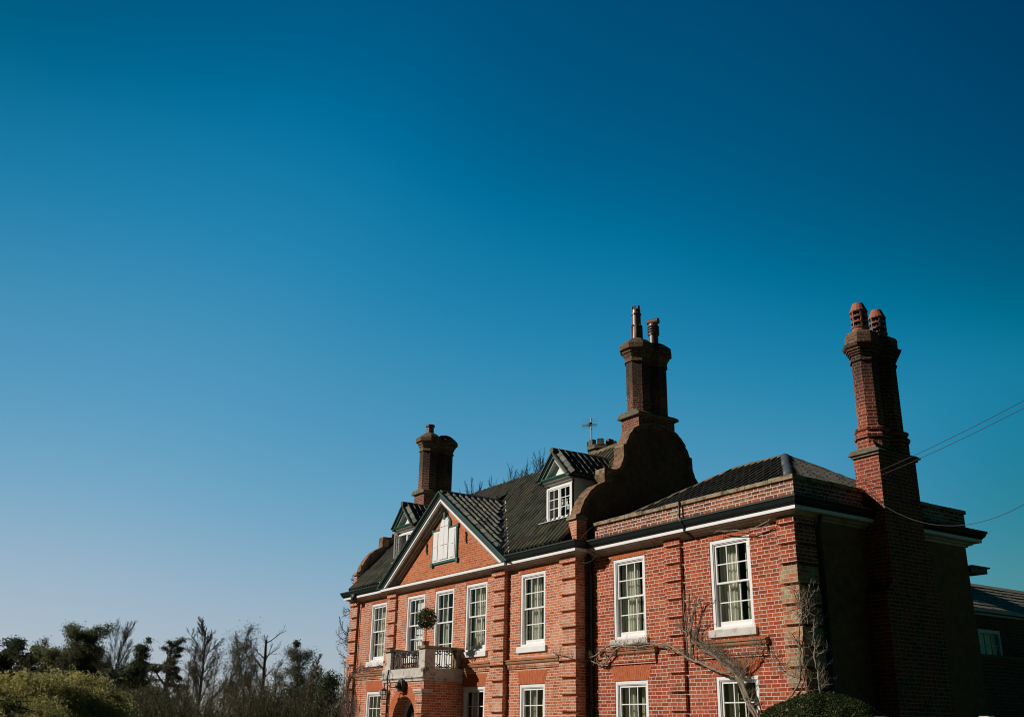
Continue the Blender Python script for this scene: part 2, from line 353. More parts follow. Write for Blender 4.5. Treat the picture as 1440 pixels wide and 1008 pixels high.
M['scrub'] = m_leaf('scrub_leaf', [(0, (0.056, 0.054, 0.029)), (0.5, (0.136, 0.122, 0.067)), (1, (0.32, 0.264, 0.16))], .25)

def m_ground():
    k = NT('lawn_grass'); p = k.pos()
    c = k.ramp(k.noise(p, .35, 6, .7), [(.3, (.020, .032, .010)), (.55, (.032, .046, .015)), (.75, (.052, .060, .022))])
    c = k.mix(k.math('MULTIPLY', k.noise(p, 12., 5, .8), .5), c, (.03, .05, .012))
    return k.surf(c, .95, k.noise(p, 30., 4), .6, .03, .1)
M['grass'] = m_ground()
M['gravel'] = m_plain('gravel_drive', (.11, .09, .065), .35, 40., .95, (.18, .15, .11), .5, 6., .6, .01)

# ------------------------------------------------------------------ the ground
gm = MB(); n = 40
for i in range(n+1):
    for j in range(n+1):
        x = ((i/n-.5)*2); y = ((j/n-.5)*2)
        gm.v.append((x*abs(x)**1.5*2600-30, y*abs(y)**1.5*2600+20, 0))
for i in range(n):
    for j in range(n): q = i*(n+1)+j; gm.f.append((q, q+n+1, q+n+2, q+1))
tag(gm.build('ground', M['grass']), kind='structure')
g2 = MB(); g2.face((-24, -9, .004), (3.5, -9, .004), (3.5, -.6, .004), (-24, -.6, .004))
tag(g2.build('drive', M['gravel']), kind='structure')

# ------------------------------------------------------------------ the house
A, B = .354, .42                      # planes of the old front and of its middle section
SX0, SX1 = -15.72, -9.17              # middle section
MX0, MX1 = -18.48, -6.27              # old house
RY1 = 5.35                            # depth of the right-hand block
XC = -12.375
house = thing('brick_house', 'red brick country house with curved gables, tall chimney stacks and white sash windows', 'house', (-9, 2.2, 0))

def facade(mb, x0, x1, z0, z1, y, holes, depth=.16):
    xs = sorted({x0, x1, *[h[0] for h in holes], *[h[1] for h in holes]})
    zs = sorted({z0, z1, *[h[2] for h in holes], *[h[3] for h in holes]})
    for a, b in zip(xs, xs[1:]):
        for c, d in zip(zs, zs[1:]):
            mx, mz = (a+b)/2, (c+d)/2
            if any(h[0] < mx < h[1] and h[2] < mz < h[3] for h in holes): continue
            mb.face((a, y, c), (b, y, c), (b, y, d), (a, y, d))
    for a, b, c, d in holes:
        Y = y+depth
        mb.face((a, y, c), (a, y, d), (a, Y, d), (a, Y, c)); mb.face((b, y, d), (b, y, c), (b, Y, c), (b, Y, d))
        mb.face((a, y, d), (b, y, d), (b, Y, d), (a, Y, d)); mb.face((b, y, c), (a, y, c), (a, Y, c), (b, Y, c))

ZT, ZB, LT, LB = 5.313, 3.56, 2.68, .95
W_R = [(-5.382, -4.2875), (-2.2757, -1.1674)]
W_M = [(-17.054, -16.005), (-8.611, -7.547)]
W_S = [(-14.542, -13.456), (-12.866, -11.798), (-11.157, -10.093)]
m = MB(); facade(m, MX1, 0, 0, 5.62, 0, [(a, b, c, d) for a, b in W_R for c, d in ((ZB, ZT), (LB, LT))]); m.build('wall', M['brick_r'], house)
m = MB()
for xa, xb, hs in ((MX0, SX0, W_M[:1]), (SX1, MX1, W_M[1:])):
    facade(m, xa, xb, 0, 5.62, -A, [(a, b, c, d) for a, b in hs for c, d in ((ZB, ZT), (LB, LT))])
    if xb == SX0: m.build('wall', M['brick_m'], house); m = MB()
m.face((MX1, -A, 0), (MX1, .0, 0), (MX1, .0, 5.62), (MX1, -A, 5.62))
m.face((MX0, -A, 0), (MX0, 4.88, 0), (MX0, 4.88, 5.62), (MX0, -A, 5.62))
m.face((MX0, 4.88, 0), (MX1, 4.88, 0), (MX1, 4.88, 5.62), (MX0, 4.88, 5.62))
m.build('wall', M['brick_m'], house)
m = MB(); facade(m, SX0, SX1, 0, 5.62, -B, [(W_S[0][0], W_S[0][1], ZB, ZT), (W_S[1][0], W_S[1][1], 3.12, ZT), (W_S[2][0], W_S[2][1], ZB, ZT), (W_S[2][0], W_S[2][1], LB, LT), (-13.05, -11.45, .0, 2.35)])
for x in (SX0, SX1): m.face((x, -B, 0), (x, -A, 0), (x, -A, 5.62), (x, -B, 5.62))
m.build('wall', M['brick_m'], house)
m = MB()                                # side and rear of the right-hand block
m.face((0, .57, 0), (0, RY1, 0), (0, RY1, 5.62), (0, .57, 5.62)); m.face((0, RY1, 0), (MX1, RY1, 0), (MX1, RY1, 5.62), (0, RY1, 5.62))
m.build('wall', M['render'], house)
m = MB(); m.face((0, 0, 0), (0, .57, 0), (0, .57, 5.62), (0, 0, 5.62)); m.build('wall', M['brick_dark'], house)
# inner partitions that close the rooms behind the windows
m = MB()
m.face((MX0+.05, 1.6, 0), (-.05, 1.6, 0), (-.05, 1.6, 5.9), (MX0+.05, 1.6, 5.9)); m.face((MX0+.05, -.2, 3.0), (-.05, .2, 3.0), (-.05, 1.6, 3.0), (MX0+.05, 1.6, 3.0))
m.face((MX0+.05, -.1, 5.6), (-.05, .1, 5.6), (-.05, 1.6, 5.6), (MX0+.05, 1.6, 5.6))
for x in (-3.3, -6.3, -9.2, -11.5, -13.2, -15.75): m.face((x, .0, 0), (x, 1.6, 0), (x, 1.6, 5.6), (x, .0, 5.6))
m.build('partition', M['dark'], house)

# quoins: blocks of brick with one recessed course between them
def quoin(x0, x1, y, p, mat, side=None, side_len=.5):
    m = MB(); mb = MB(); top = mat; z = 5.31
    zz = [(5.365, 5.50)] + [(5.31-.368*(k+1)+.055, 5.31-.368*k) for k in range(14)]
    for z0, z1 in zz:
        a, b = x0+U(-.004, .004), x1+U(-.006, .006)
        q = mb if mat is M['brick_buff'] and z1 > 4.85 else m
        if side: q.box(a, b, y-p+U(-.004, .004), y+side_len, z0, z1)
        else: m.box(a, b, y-p+U(-.004, .004), y+.02, z0, z1)
    m.build('quoin', mat, house, bevel=.006)
    if mb.v: mb.build('quoin', M['brick_r'], house, bevel=.006)
quoin(-.39, .045, 0, .075, M['brick_buff'], True, .5)
quoin(-3.577, -3.075, 0, .075, M['brick_r'])
quoin(-6.88, MX1+.028, -A, .075, M['brick_q'], True, .2)
quoin(-9.77, SX1+.02, -B, .075, M['brick_q'], True, .06)
quoin(SX0-.02, -15.17, -B, .075, M['brick_q'], True, .06)
quoin(MX0-.05, -17.967, -A, .075, M['brick_q'], True, .4)

# brick arches over the windows
def arch(x0, x1, z0, z1, y, flare):
    m = MB(); nb = int((x1-x0)/.062); cx = (x0+x1)/2
    for i in range(nb):
        a, b = x0+(x1-x0)*i/nb, x0+(x1-x0)*(i+1)/nb; g = .003
        def top(x): return cx+(x-cx)*(1+flare)
        pts = [(a+g, z0), (b-g, z0), (top(b)-g, z1), (top(a)+g, z1)]
        m.prism(pts, 1, y-.004-U(0, .003), y+.01)
    m.build('window_arch', M['arch'], house)
for a, b in W_R: arch(a-.01, b+.01, ZT+.003, 5.44, 0, .06); arch(a-.01, b+.01, LT+.003, 2.98, 0, .26)
for a, b in W_M: arch(a-.01, b+.01, ZT+.003, 5.44, -A, .04); arch(a-.01, b+.01, LT+.003, 2.985, -A, .16)
for a, b in W_S: arch(a-.01, b+.01, ZT+.003, 5.43, -B, .04)
arch(W_S[2][0]-.01, W_S[2][1]+.01, LT+.003, 2.985, -B, .16)

# moulded brick panels between the storeys
def hood(x0, x1, y, mat, zb, zt):
    m = MB(); m.prism([(y+.01, zb), (y-.03, zb+.015), (y-.03, zb+.045), (y-.05, zb+.055), (y-.05, zt-.115), (y+.01, zt-.115)], 0, x0, x1)
    o = m.build('moulded_panel', mat, house)
    m = MB(); m.prism([(y+.01, zt-.112), (y-.065, zt-.112), (y-.085, zt-.09), (y-.09, zt-.06), (y-.075, zt-.042), (y-.105, zt-.03), (y-.105, zt-.005), (y+.01, zt+.025)], 0, x0-.03, x1+.03)
    m.build('ledge', M['ledge'], o)
hood(-5.78, -3.98, 0, M['brick_r'], 3.0, 3.33); hood(-2.70, -.86, 0, M['brick_r'], 3.0, 3.33)
hood(-9.10, -6.92, -A, M['brick_q'], 3.03, 3.26); hood(-17.9, SX0-.04, -A, M['brick_q'], 3.03, 3.24)
hood(-11.0, -9.80, -B, M['brick_q'], 3.03, 3.25)

# sash windows
def bars(m, x0, x1, z0, z1, y0, y1, cols, rows, st, rt, rb, gb):
    m.box(x0, x0+st, y0, y1, z0, z1); m.box(x1-st, x1, y0, y1, z0, z1)
    m.box(x0+st, x1-st, y0, y1, z1-rt, z1); m.box(x0+st, x1-st, y0, y1, z0, z0+rb)
    X0, X1, Z0, Z1 = x0+st, x1-st, z0+rb, z1-rt
    for i in range(1, cols): c = X0+(X1-X0)*i/cols; m.box(c-gb, c+gb, y0+.006, y1-.004, Z0, Z1)
    for j in range(1, rows): c = Z0+(Z1-Z0)*j/rows; m.box(X0, X1, y0+.008, y1-.006, c-gb, c+gb)
def curtain(x0, x1, z0, z1, y, amp=.03, fold=.09):
    m = MB(); k = max(8, int((x1-x0)/fold*8)); ph = U(0, 6)
    for i in range(k+1):
        x = x0+(x1-x0)*i/k; yy = y+amp*math.sin(2*math.pi*(x-x0)/fold+ph+.6*math.sin(9*x))
        m.v += [(x, yy, z0), (x+.01*math.sin(20*x), yy*.6+y*.4, z1)]
    for i in range(k): m.f.append((2*i, 2*i+2, 2*i+3, 2*i+1))
    return m
def window(x0, x1, z0, z1, y, sill=True, mode='curtains', mid=None):
    m = MB(); fw = .075
    m.box(x0, x0+fw, y+.012, y+.15, z0, z1); m.box(x1-fw, x1, y+.012, y+.15, z0, z1)
    m.box(x0+fw, x1-fw, y+.014, y+.15, z1-fw, z1); m.box(x0+fw, x1-fw, y+.010, y+.15, z0, z0+.05)
    a, b = x0+fw, x1-fw; bw = .018
    m.box(a, a+bw, y+.028, y+.09, z0+.05, z1-fw); m.box(b-bw, b, y+.028, y+.09, z0+.05, z1-fw); m.box(a+bw, b-bw, y+.028, y+.05, z1-fw-bw, z1-fw)
    w = m.build('window', M['white'], house, bevel=.004)
    zm = mid or (z0+z1)/2+.02; a += bw; b -= bw
    m = MB(); bars(m, a+.002, b-.002, zm-.02, z1-fw-bw-.002, y+.052, y+.085, 3, 2, .042, .04, .036, .011); m.build('sash', M['white'], w)
    m = MB(); bars(m, a-.014, b+.014, z0+.052, zm+.018, y+.092, y+.128, 3, 2, .056, .034, .10, .011); m.build('sash', M['white'], w)
    m = MB(); m.face((a, y+.070, zm), (b, y+.070, zm), (b, y+.070, z1-fw-bw), (a, y+.070, z1-fw-bw)); m.face((a, y+.111, z0+.06), (b, y+.111, z0+.06), (b, y+.111, zm), (a, y+.111, zm))
    m.build('glass', M['glass'], w)
    W = b-a
    if mode == 'curtains':
        curtain(a-.05, a+W*U(.50, .60), z0, z1, y+.25).build('curtain', M['curtain'], w, True)
        curtain(a+W*U(.62, .68), a+W*U(.92, 1.02), z0, z1, y+.30, .035, .07).build('curtain', M['curtain'], w, True)
    elif mode == 'thin':
        curtain(a-.05, a+W*.30, z0, z1, y+.27).build('curtain', M['curtain'], w, True)
        curtain(a+W*.42, a+W*.58, z0, z1, y+.36, .03, .06).build('curtain', M['curtain'], w, True)
    elif mode == 'edge':
        curtain(a-.05, a+W*.24, z0, z1, y+.30).build('curtain', M['curtain'], w, True)
    elif mode == 'shutters':
        m = MB()
        for i in range(3):
            xa = a+W*(.30+.25*i); xb = xa+W*.235
            for q in range(3):
                za = z0+.05+(z1-z0)*q/3; m.box(xa, xb, y+.17, y+.195, za+.01, za+(z1-z0)/3-.02)
        m.build('shutter', M['net'], w)
    if sill:
        m = MB(); m.prism([(y+.01, z0-.15), (y-.055, z0-.15), (y-.055, z0-.02), (y-.045, z0-.006), (y+.012, z0-.001)], 0, x0-.085, x1+.075)
        m.build('sill', M['offwhite'] if sill == 2 else M['white'], w, bevel=.005)
    return w
for a, b in W_R: window(a, b, ZB, ZT, 0, 2)
for i, (a, b) in enumerate(W_R): window(a, b, LB, LT, 0, True, 'thin' if i == 0 else 'edge')
for a, b in W_M: window(a, b, ZB, ZT, -A, True)
window(*W_M[0], LB, LT, -A, True, 'edge'); window(*W_M[1], LB, LT, -A, True, 'thin')
window(*W_S[0], ZB, ZT, -B, True, 'shutters'); window(*W_S[2], ZB, ZT, -B, True); window(*W_S[2], LB, LT, -B, True, 'thin')
w1 = window(*W_S[1], 3.13, ZT, -B, False, 'thin', 4.42)
m = MB(); m.box(-12.77, -11.9, -B+.03, -B+.085, 3.19, 3.72)      # white boarded foot of the balcony window
for i in range(3): m.box(-12.72+.29*i, -12.47+.29*i, -B+.018, -B+.03, 3.24, 3.66)
m.build('door_panel', M['white'], w1, bevel=.004)

# cornice, white fascia and dark gutter
path = [(MX0, 4.88), (MX0, -A), (SX0, -A), (SX0, -B), (SX1, -B), (SX1, -A), (MX1, -A), (MX1, 0), (0, 0), (0, 2.01)]
soff = [(.0, 5.465), (.03, 5.47), (.045, 5.50), (.10, 5.515), (.12, 5.54), (.215, 5.562), (.225, 5.575)]
fasc = [(.225, 5.566), (.243, 5.566), (.243, 5.632), (.20, 5.632)]
gut = [(.20, 5.635), (.255, 5.635), (.262, 5.655), (.30, 5.69), (.325, 5.75), (.345, 5.775), (.345, 5.80), (.33, 5.812), (.0, 5.86)]
m = MB(); m.sweep(path, soff, flip=1); corn = m.build('cornice', M['soffit'], house)
rear = [(0, 3.50), (0, RY1), (MX1, RY1)]
m = MB(); m.sweep(rear, soff, flip=1); corn2 = m.build('cornice', M['offwhite'], house)
m = MB(); m.sweep(path, fasc, flip=1); m.build('fascia', M['white'], corn)
m = MB(); m.sweep(rear, fasc, flip=1); m.build('fascia', M['white'], corn2)
for pth, par_ in ((path[:2]+[(SX0-.02, -A)], corn), ([(SX1+.26, -A), (MX1, -A), (MX1, 0), (0, 0), (0, 2.01)], corn), (rear, corn2)):
    m = MB(); m.sweep(pth, gut, flip=1); m.build('gutter', M['gutter'], par_)
m = MB(); m.prism([(-B-.235, 5.634), (-B-.245, 5.645), (-B+.01, 5.70), (-B+.01, 5.634)], 0, SX0-.2, SX1+.2); m.build('lead_capping', M['lead'], corn)
m = MB(); m.box(-.35, .05, 5.36, 5.95, 4.96, 5.06); m.prism([(5.36, 5.06), (5.36, 5.10), (6.0, 5.10), (6.0, 5.08), (5.95, 5.06)], 0, -.4, .1); m.build('rear_gutter', M['green'], house)

# parapet of the right-hand block
m = MB(); m.box(-6.05, .035, .0, .24, 5.80, 6.185); m.box(-.22, .035, .24, RY1+.05, 5.80, 6.185); m.box(-6.05, -.22, RY1-.19, RY1+.05, 5.80, 6.185)
par = m.build('parapet', M['brick_par'], house)
for x0, x1 in ((-6.10, -3.06), (-3.03, .075)):
    k = 5; m = MB()
    for i in range(k):
        a, b = x0+(x1-x0)*i/k, x0+(x1-x0)*(i+1)/k; m.box(a+.003, b-.003, -.045+U(-.006, .006), .28, 6.188, 6.272+U(-.008, .008))
    m.build('coping', M['coping'], par, bevel=.008)
m = MB()
for i in range(8):
    a, b = .285+(RY1-.2)*i/8, .28+(RY1-.2)*(i+1)/8; m.box(-.26, .075+U(-.006, .006), a, b, 6.188, 6.272+U(-.008, .008))
m.build('coping', M['coping'], par, bevel=.008)
m = MB(); m.prism([(-.005, 5.79), (-.06, 5.83), (-.03, 5.86), (.0, 5.88)], 0, -6.05, .06); m.build('flashing', M['coping'], par)

# ------------------------------------------------------------------ pantile roofs
def tiles(m, O, u, v, nrm, width, length, keep=None, tw=.19, g=.265, amp=2.4):
    O, u, v, nrm = map(Vector, (O, u, v, nrm))
    if m.t is None: m.t = []
    nc, nr = max(1, round(width/tw)), max(1, round(length/g)); tw = width/nc; g = length/nr
    PF = ((0, 0), (.12, -.008), (.28, -.006), (.42, .006), (.55, .022), (.66, .034), (.75, .039), (.82, .037), (.865, .026), (.89, .002), (1.0, -.002))
    T = [q[0] for q in PF]; prof = [q[1]*amp for q in PF]
    for c in range(nc):
        for r in range(nr):
            p = O+u*(tw*(c+.5))+v*(g*(r+.5))
            if keep and not keep(p): continue
            du, dv, dn = U(-.004, .004), U(-.012, .012), U(-.003, .005); sk = U(-.018, .018); tint = min(1, max(0, rnd.gauss(.45, .17)))
            if rnd.random() < .010: tint = U(.93, 1)
            base = len(m.v); k = len(T)
            for q, (vv, nn) in enumerate(((g*r-.035+dv, .004), (g*r-.035+dv, .018), (g*(r+1)+.01+dv, .006))):
                for t, h in zip(T, prof):
                    P = O+u*(tw*(c+t*1.02)+du+sk*(vv-g*r))+v*vv+nrm*(h+nn+dn)
                    m.v.append(tuple(P)); m.t.append(tint)
            for q in (0, 1):
                for i in range(k-1): m.f.append((base+q*k+i, base+q*k+i+1, base+(q+1)*k+i+1, base+(q+1)*k+i))
SL = 1.068; un = 1/math.hypot(1, SL)
def zmain(y): return 5.84+SL*(y+.60)
PS = .664
def zped(x): return 8.055-PS*abs(x-XC)
def zdorm(x, xc): return 8.31-.97*abs(x-xc)
DX = (-7.55, -15.72)
def keep_main(p):
    if abs(p.x-XC) < 3.5 and zped(p.x) > zmain(p.y)-.10: return False
    for d in DX:
        if p.y > .12 and abs(p.x-d) < .50 and zdorm(p.x, d) > zmain(p.y)+.05: return False
    return True
m = MB(); tiles(m, (MX0+.18, -.60, 5.84), (1, 0, 0), (0, un, SL*un), (0, -SL*un, un), 11.78, 2.865/un, keep_main)
roof = m.build('roof', M['tile'], house)
m = MB()
# boarding under the tiles
def strip(m, pts): m.face(*pts)
yv = 2.265
for x0, x1 in ((MX0+.25, XC-3.5), (XC+3.5, MX1-.27)): m.face((x0, -.58, zmain(-.58)-.13), (x1, -.58, zmain(-.58)-.13), (x1, yv, zmain(yv)-.13), (x0, yv, zmain(yv)-.13))
yt = (8.055-5.84)/SL-.60
m.face((XC-3.5, -.58, zmain(-.58)-.13), (XC, yt, zmain(yt)-.13), (XC, yv, zmain(yv)-.13), (XC-3.5, yv, zmain(yv)-.13))
m.face((XC+3.5, -.58, zmain(-.58)-.13), (XC+3.5, yv, zmain(yv)-.13), (XC, yv, zmain(yv)-.13), (XC, yt, zmain(yt)-.13))
m.face((MX0+.25, yv, zmain(yv)-.13), (MX1-.27, yv, zmain(yv)-.13), (MX1-.27, 5.13, 5.81), (MX0+.25, 5.13, 5.81))
m.build('roof_boarding', M['dark'], roof)
m = MB(); k = 34
for i in range(k):
    a = MX0+.29+11.66*i/k; b = a+11.66/k+.03; zz = 8.93-.07*math.sin(math.pi*i/k*1.3)+U(-.01, .01)
    arc = [(yv-.13*math.cos(t), zz-.07+.13*math.sin(t)) for t in [math.pi*j/6 for j in range(7)]]
    m.prism(arc, 0, a, b-.012)
m.build('ridge_tiles', M['ridge'], roof)
# roof of the pediment
m = MB(); pu = 1/math.hypot(1, PS)
kp = lambda p: zped(p.x) > zmain(p.y)+.17
for s in (1, -1):
    O = (XC+s*3.42, -.66, zped(XC+3.42)+.02)
    tiles(m, O, (0, 1, 0), (-s*pu, 0, PS*pu), (s*PS*pu, 0, pu), 2.28, 3.42/pu, kp, .20, .28, 1.15)
ped_roof = m.build('roof', M['tile'], house)
m = MB()
for s in (1, -1): m.face((XC+s*3.46, -.66, zped(XC+3.46)-.09), (XC+s*3.46, -.55, zped(XC+3.46)-.09), (XC, yt+.1, zped(XC)-.09), (XC, -.66, zped(XC)-.09))
m.build('roof_boarding', M['dark'], ped_roof)
m = MB(); k = 7
for i in range(k):
    a = -.66+(yt+.62)*i/k; m.prism([(XC+.11*math.cos(t), 8.03+.10*math.sin(t)) for t in [math.pi*j/6 for j in range(7)]], 1, a, a+(yt+.66)/k-.012)
m.build('ridge_tiles', M['tile'], ped_roof)
m = MB(); mf = MB()
for s in (1, -1):
    P0 = Vector((XC+s*3.44, -.63, zmain(-.63)+.03)); P1 = Vector((XC, yt, zmain(yt)+.02)); n1 = Vector((0, -SL*un, un)); n2 = Vector((s*PS*pu, 0, pu))
    a1 = Vector((s*.19, 0, 0)); a2 = Vector((-s*.42*pu, 0, PS*pu*.42))
    m.face(P0, P1, P1+a1+n1*.012, P0+a1+n1*.012); m.face(P0, P0+a2+n2*.012, P1+a2+n2*.012, P1)
    pts = [P0+(P1-P0)*t/16+a1*(1.06+U(-.08, .08))+n1*.03 for t in range(17)]; mf.tube(pts, [U(.012, .03) for _ in pts], 6)
m.build('valley', M['iron'], ped_roof); mf.build('mortar_fillet', M['offwhite'], ped_roof)  # valley sheet coloured black and widened as the shade of its recess

# hipped roof of the right-hand block
m = MB(); RZ = 7.52; EZ = 6.05; HY = 2.66
slope = (RZ-EZ)/(HY-.12); s1 = 1/math.hypot(1, slope); HX0, HX1 = -4.0, -2.42
def in_front(p):
    t = (p.y-.12)/(HY-.12)
    return -6.2+t*(HX0+6.2) < p.x < -.12+t*(HX1+.12)-.02
tiles(m, (-6.2, .12, EZ), (1, 0, 0), (0, s1, slope*s1), (0, -slope*s1, s1), 6.1, (HY-.12)/s1, in_front, .20)
sx = (RZ-EZ)/(HX1*-1-.12); q1 = 1/math.hypot(1, sx)
def in_side(p):
    t = (-.12-p.x)/(-.12-HX1); return .12+t*(HY-.12) < p.y < 5.2-t*(5.2-HY)
tiles(m, (-.12, .12, EZ), (0, 1, 0), (-q1, 0, sx*q1), (sx*q1, 0, q1), 5.1, (-.12-HX1)/q1, in_side, .20)
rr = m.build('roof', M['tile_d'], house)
m = MB(); c0, c1, c2, c3 = (-6.2, .12, EZ-.11), (-.12, .12, EZ-.11), (-.12, 5.2, EZ-.11), (-6.2, 5.2, EZ-.11); r0, r1 = (HX0, HY, RZ-.11), (HX1, HY, RZ-.11)
m.face(c0, c1, r1, r0); m.face(c1, c2, r1); m.face(c2, c3, r0, r1); m.face(c3, c0, r0); m.build('roof_boarding', M['dark'], rr)
m = MB()
def halfround(m, a, b, r=.11, k=8, lift=0.):
    a, b = Vector(a), Vector(b); d = (b-a)
    for i in range(k):
        p = a+d*(i/k); q = a+d*((i+1)/k); m.tube([p+Vector((0, 0, lift+U(-.01, .01))), q+d.normalized()*.02+Vector((0, 0, lift+U(-.01, .015)))], [r, r*.93], 8)
halfround(m, (HX0, HY, RZ), (HX1, HY, RZ), .12, 6); halfround(m, (-6.2, .12, EZ), (HX0, HY, RZ), .11, 9); halfround(m, (-.12, 5.2, EZ), (HX1, HY, RZ), .11, 9); halfround(m, (-6.2, 5.2, EZ), (HX0, HY, RZ), .11, 9)
m.build('ridge_tiles', M['ridge'], rr)
m = MB(); halfround(m, (-.1, .1, EZ-.03), (HX1, HY, RZ-.01), .13, 3); m.build('lead_hip', M['lead'], rr, True)

# ------------------------------------------------------------------ shaped gables
prof = [(-.354, 6.47), (-.29, 6.49), (-.219, 6.674), (-.112, 6.881), (.025, 7.069), (.209, 7.229), (.487, 7.38), (.49, 7.72), (.837, 7.732), (.94, 7.79), (1.02, 7.89), (1.083, 8.048), (1.115, 8.18), (1.12, 8.43), (1.19, 8.44),
        (1.24, 8.56), (1.325, 8.722), (1.461, 8.903), (1.647, 9.03), (1.93, 9.13), (2.265, 9.165)]
prof = prof + [(4.53-y, z) for y, z in reversed(prof[:-1])]
def gable(x0, x1):
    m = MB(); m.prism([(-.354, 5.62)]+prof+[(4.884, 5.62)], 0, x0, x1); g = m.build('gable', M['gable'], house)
    # brick-on-edge coping: one small block after another along the curve
    m = MB(); a, b = x0-.045, x1+.05
    for (ya, za), (yb, zb) in zip(prof, prof[1:]):
        p, q = Vector((0, ya, za)), Vector((0, yb, zb)); L = (q-p).length; u = (q-p)/L; nn = Vector((0, -u.z, u.y)); k = max(1, round(L/.105))
        for i in range(k):
            c = p+u*(L*(i+.5)/k); e = U(-.007, .007); h = L/k/2-.004; w_ = U(-.008, .008)
            m.obox((((a+b)/2)+w_, c.y+nn.y*(e-.02), c.z+nn.z*(e-.02)), ((b-a)/2, 0, 0), u*(h+.006), nn*.036)
        c = (p+q)/2; m.obox(((x0+x1)/2, c.y-nn.y*.085, c.z-nn.z*.085), ((x1-x0)/2+.018, 0, 0), u*(L/2+.012), nn*.028)
    m.build('coping', M['gcop'], g, bevel=.006)
    for yk in (-.36, 4.60):
        m = MB(); m.box(x0-.004, x1+.004, yk-.006, yk+.30, 5.63, 6.36); m.build('kneeler', M['brick_m'], g)
    for yk in (-.42, 4.58):
        m = MB(); m.box(x0-.05, x1+.05, yk, yk+.36, 6.362, 6.42); m.box(x0-.03, x1+.03, yk+.02, yk+.34, 6.421, 6.48); m.build('kneeler_cap', M['coping'], g, bevel=.012)
    for yk, w_, z0_, z1_ in ((.475, .25, 7.41, 7.735), (3.80, .25, 7.41, 7.735), (1.10, .10, 8.15, 8.44), (3.33, .10, 8.15, 8.44)):
        m = MB(); m.box(x0-.02, x1+.03, yk, yk+w_, z0_, z1_); m.build('block', M['coping'], g, bevel=.012)
    return g
gr = gable(MX1-.30, MX1)
gl = gable(MX0-.02, MX0+.18)
m = MB()                                  # lead flashing up the inner face of the far gable
for i in range(7):
    y0 = -.3+.36*i; m.prism([(y0, zmain(y0)+.03), (y0+.37, zmain(y0+.37)+.03), (y0+.37, zmain(y0+.37)+.17), (y0+.05, zmain(y0+.37)+.17), (y0, zmain(y0)+.2)], 0, MX0+.183+.001*(i % 2), MX0+.196)
m.build('flashing', M['lead'], gl)
m = MB()
for t in range(20): pass
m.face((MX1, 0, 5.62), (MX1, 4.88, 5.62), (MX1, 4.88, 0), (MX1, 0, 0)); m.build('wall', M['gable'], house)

# ------------------------------------------------------------------ chimneys
OC = 1/math.cos(math.pi/8); RO = math.pi/8
def octo(m, c, prof): m.lathe([(r*OC, z) for r, z in prof], c, 8, RO)
def louvre_pot(par, c, mat, body, s=1.):
    m = MB(); r = .175*s
    m.lathe([(r*.95, 0), (r, .06), (r*.98, .12), (r*1.08, .13), (r*1.08, .15), (r*.7, .16)], c, 16)
    m.lathe([(r*.7, .50), (r*1.06, .50), (r*1.08, .525), (r*.98, .55), (r*.64, .70), (r*.58, .70), (r*.5, .6)], c, 16)
    for j in range(1, 3): m.lathe([(r*.72, .14+.125*j), (r*1.02, .125+.125*j), (r*1.04, .15+.125*j), (r*.72, .175+.125*j)], c, 16)
    p = m.build('chimney_pot', mat, par); m = MB()
    for k in range(6):
        t = math.pi*k/3+.35; m.obox((c[0]+r*.93*math.cos(t), c[1]+r*.93*math.sin(t), c[2]+.325), (.014*math.cos(t), .014*math.sin(t), 0), (-.014*math.sin(t), .014*math.cos(t), 0), (0, 0, .175))
    m.build('louvre_bar', body, p); m = MB(); m.lathe([(r*.68, .12), (r*.68, .54)], c, 12); m.build('pot_shade_core', M['iron'], p)  # black inner cylinder added as the shade between the louvres
def stack_twin(x0, x1, y0, y1, zroof, pots):
    cx, cy = (x0+x1)/2, (y0+y1)/2
    m = MB(); m.box(x0, x1, y0, y1, zroof, 9.34)
    ys = (y0+.315, y1-.315)
    for yy in ys: octo(m, (cx, yy, 0), [(.305, 9.42), (.305, 10.93)])
    ch = m.build('chimney', M['brick_ch'], house)
    m = MB(); m.prism([(x0-.08, 9.345), (x0-.10, 9.37), (x0-.10, 9.40), (x0-.06, 9.44), (x0+.05, 9.50), (x1-.05, 9.50), (x1+.06, 9.44), (x1+.10, 9.40), (x1+.10, 9.37), (x1+.08, 9.345)], 1, y0-.08, y1+.08)
    m.build('plinth_cap', M['chcap'], ch, bevel=.02)
    m = MB()
    for yy in ys:
        octo(m, (cx, yy, 0), [(.305, 10.87), (.34, 10.89), (.34, 10.93), (.315, 10.95), (.32, 11.02), (.35, 11.07), (.35, 11.10), (.40, 11.16), (.40, 11.19), (.46, 11.23), (.46, 11.36), (.44, 11.39)])
        octo(m, (cx, yy, 0), [(.44, 11.385), (.37, 11.45), (.28, 11.53), (.18, 11.59), (.10, 11.61)])
    m.build('corbelled_cap', M['capbrick'], ch)
    return ch, cx, ys
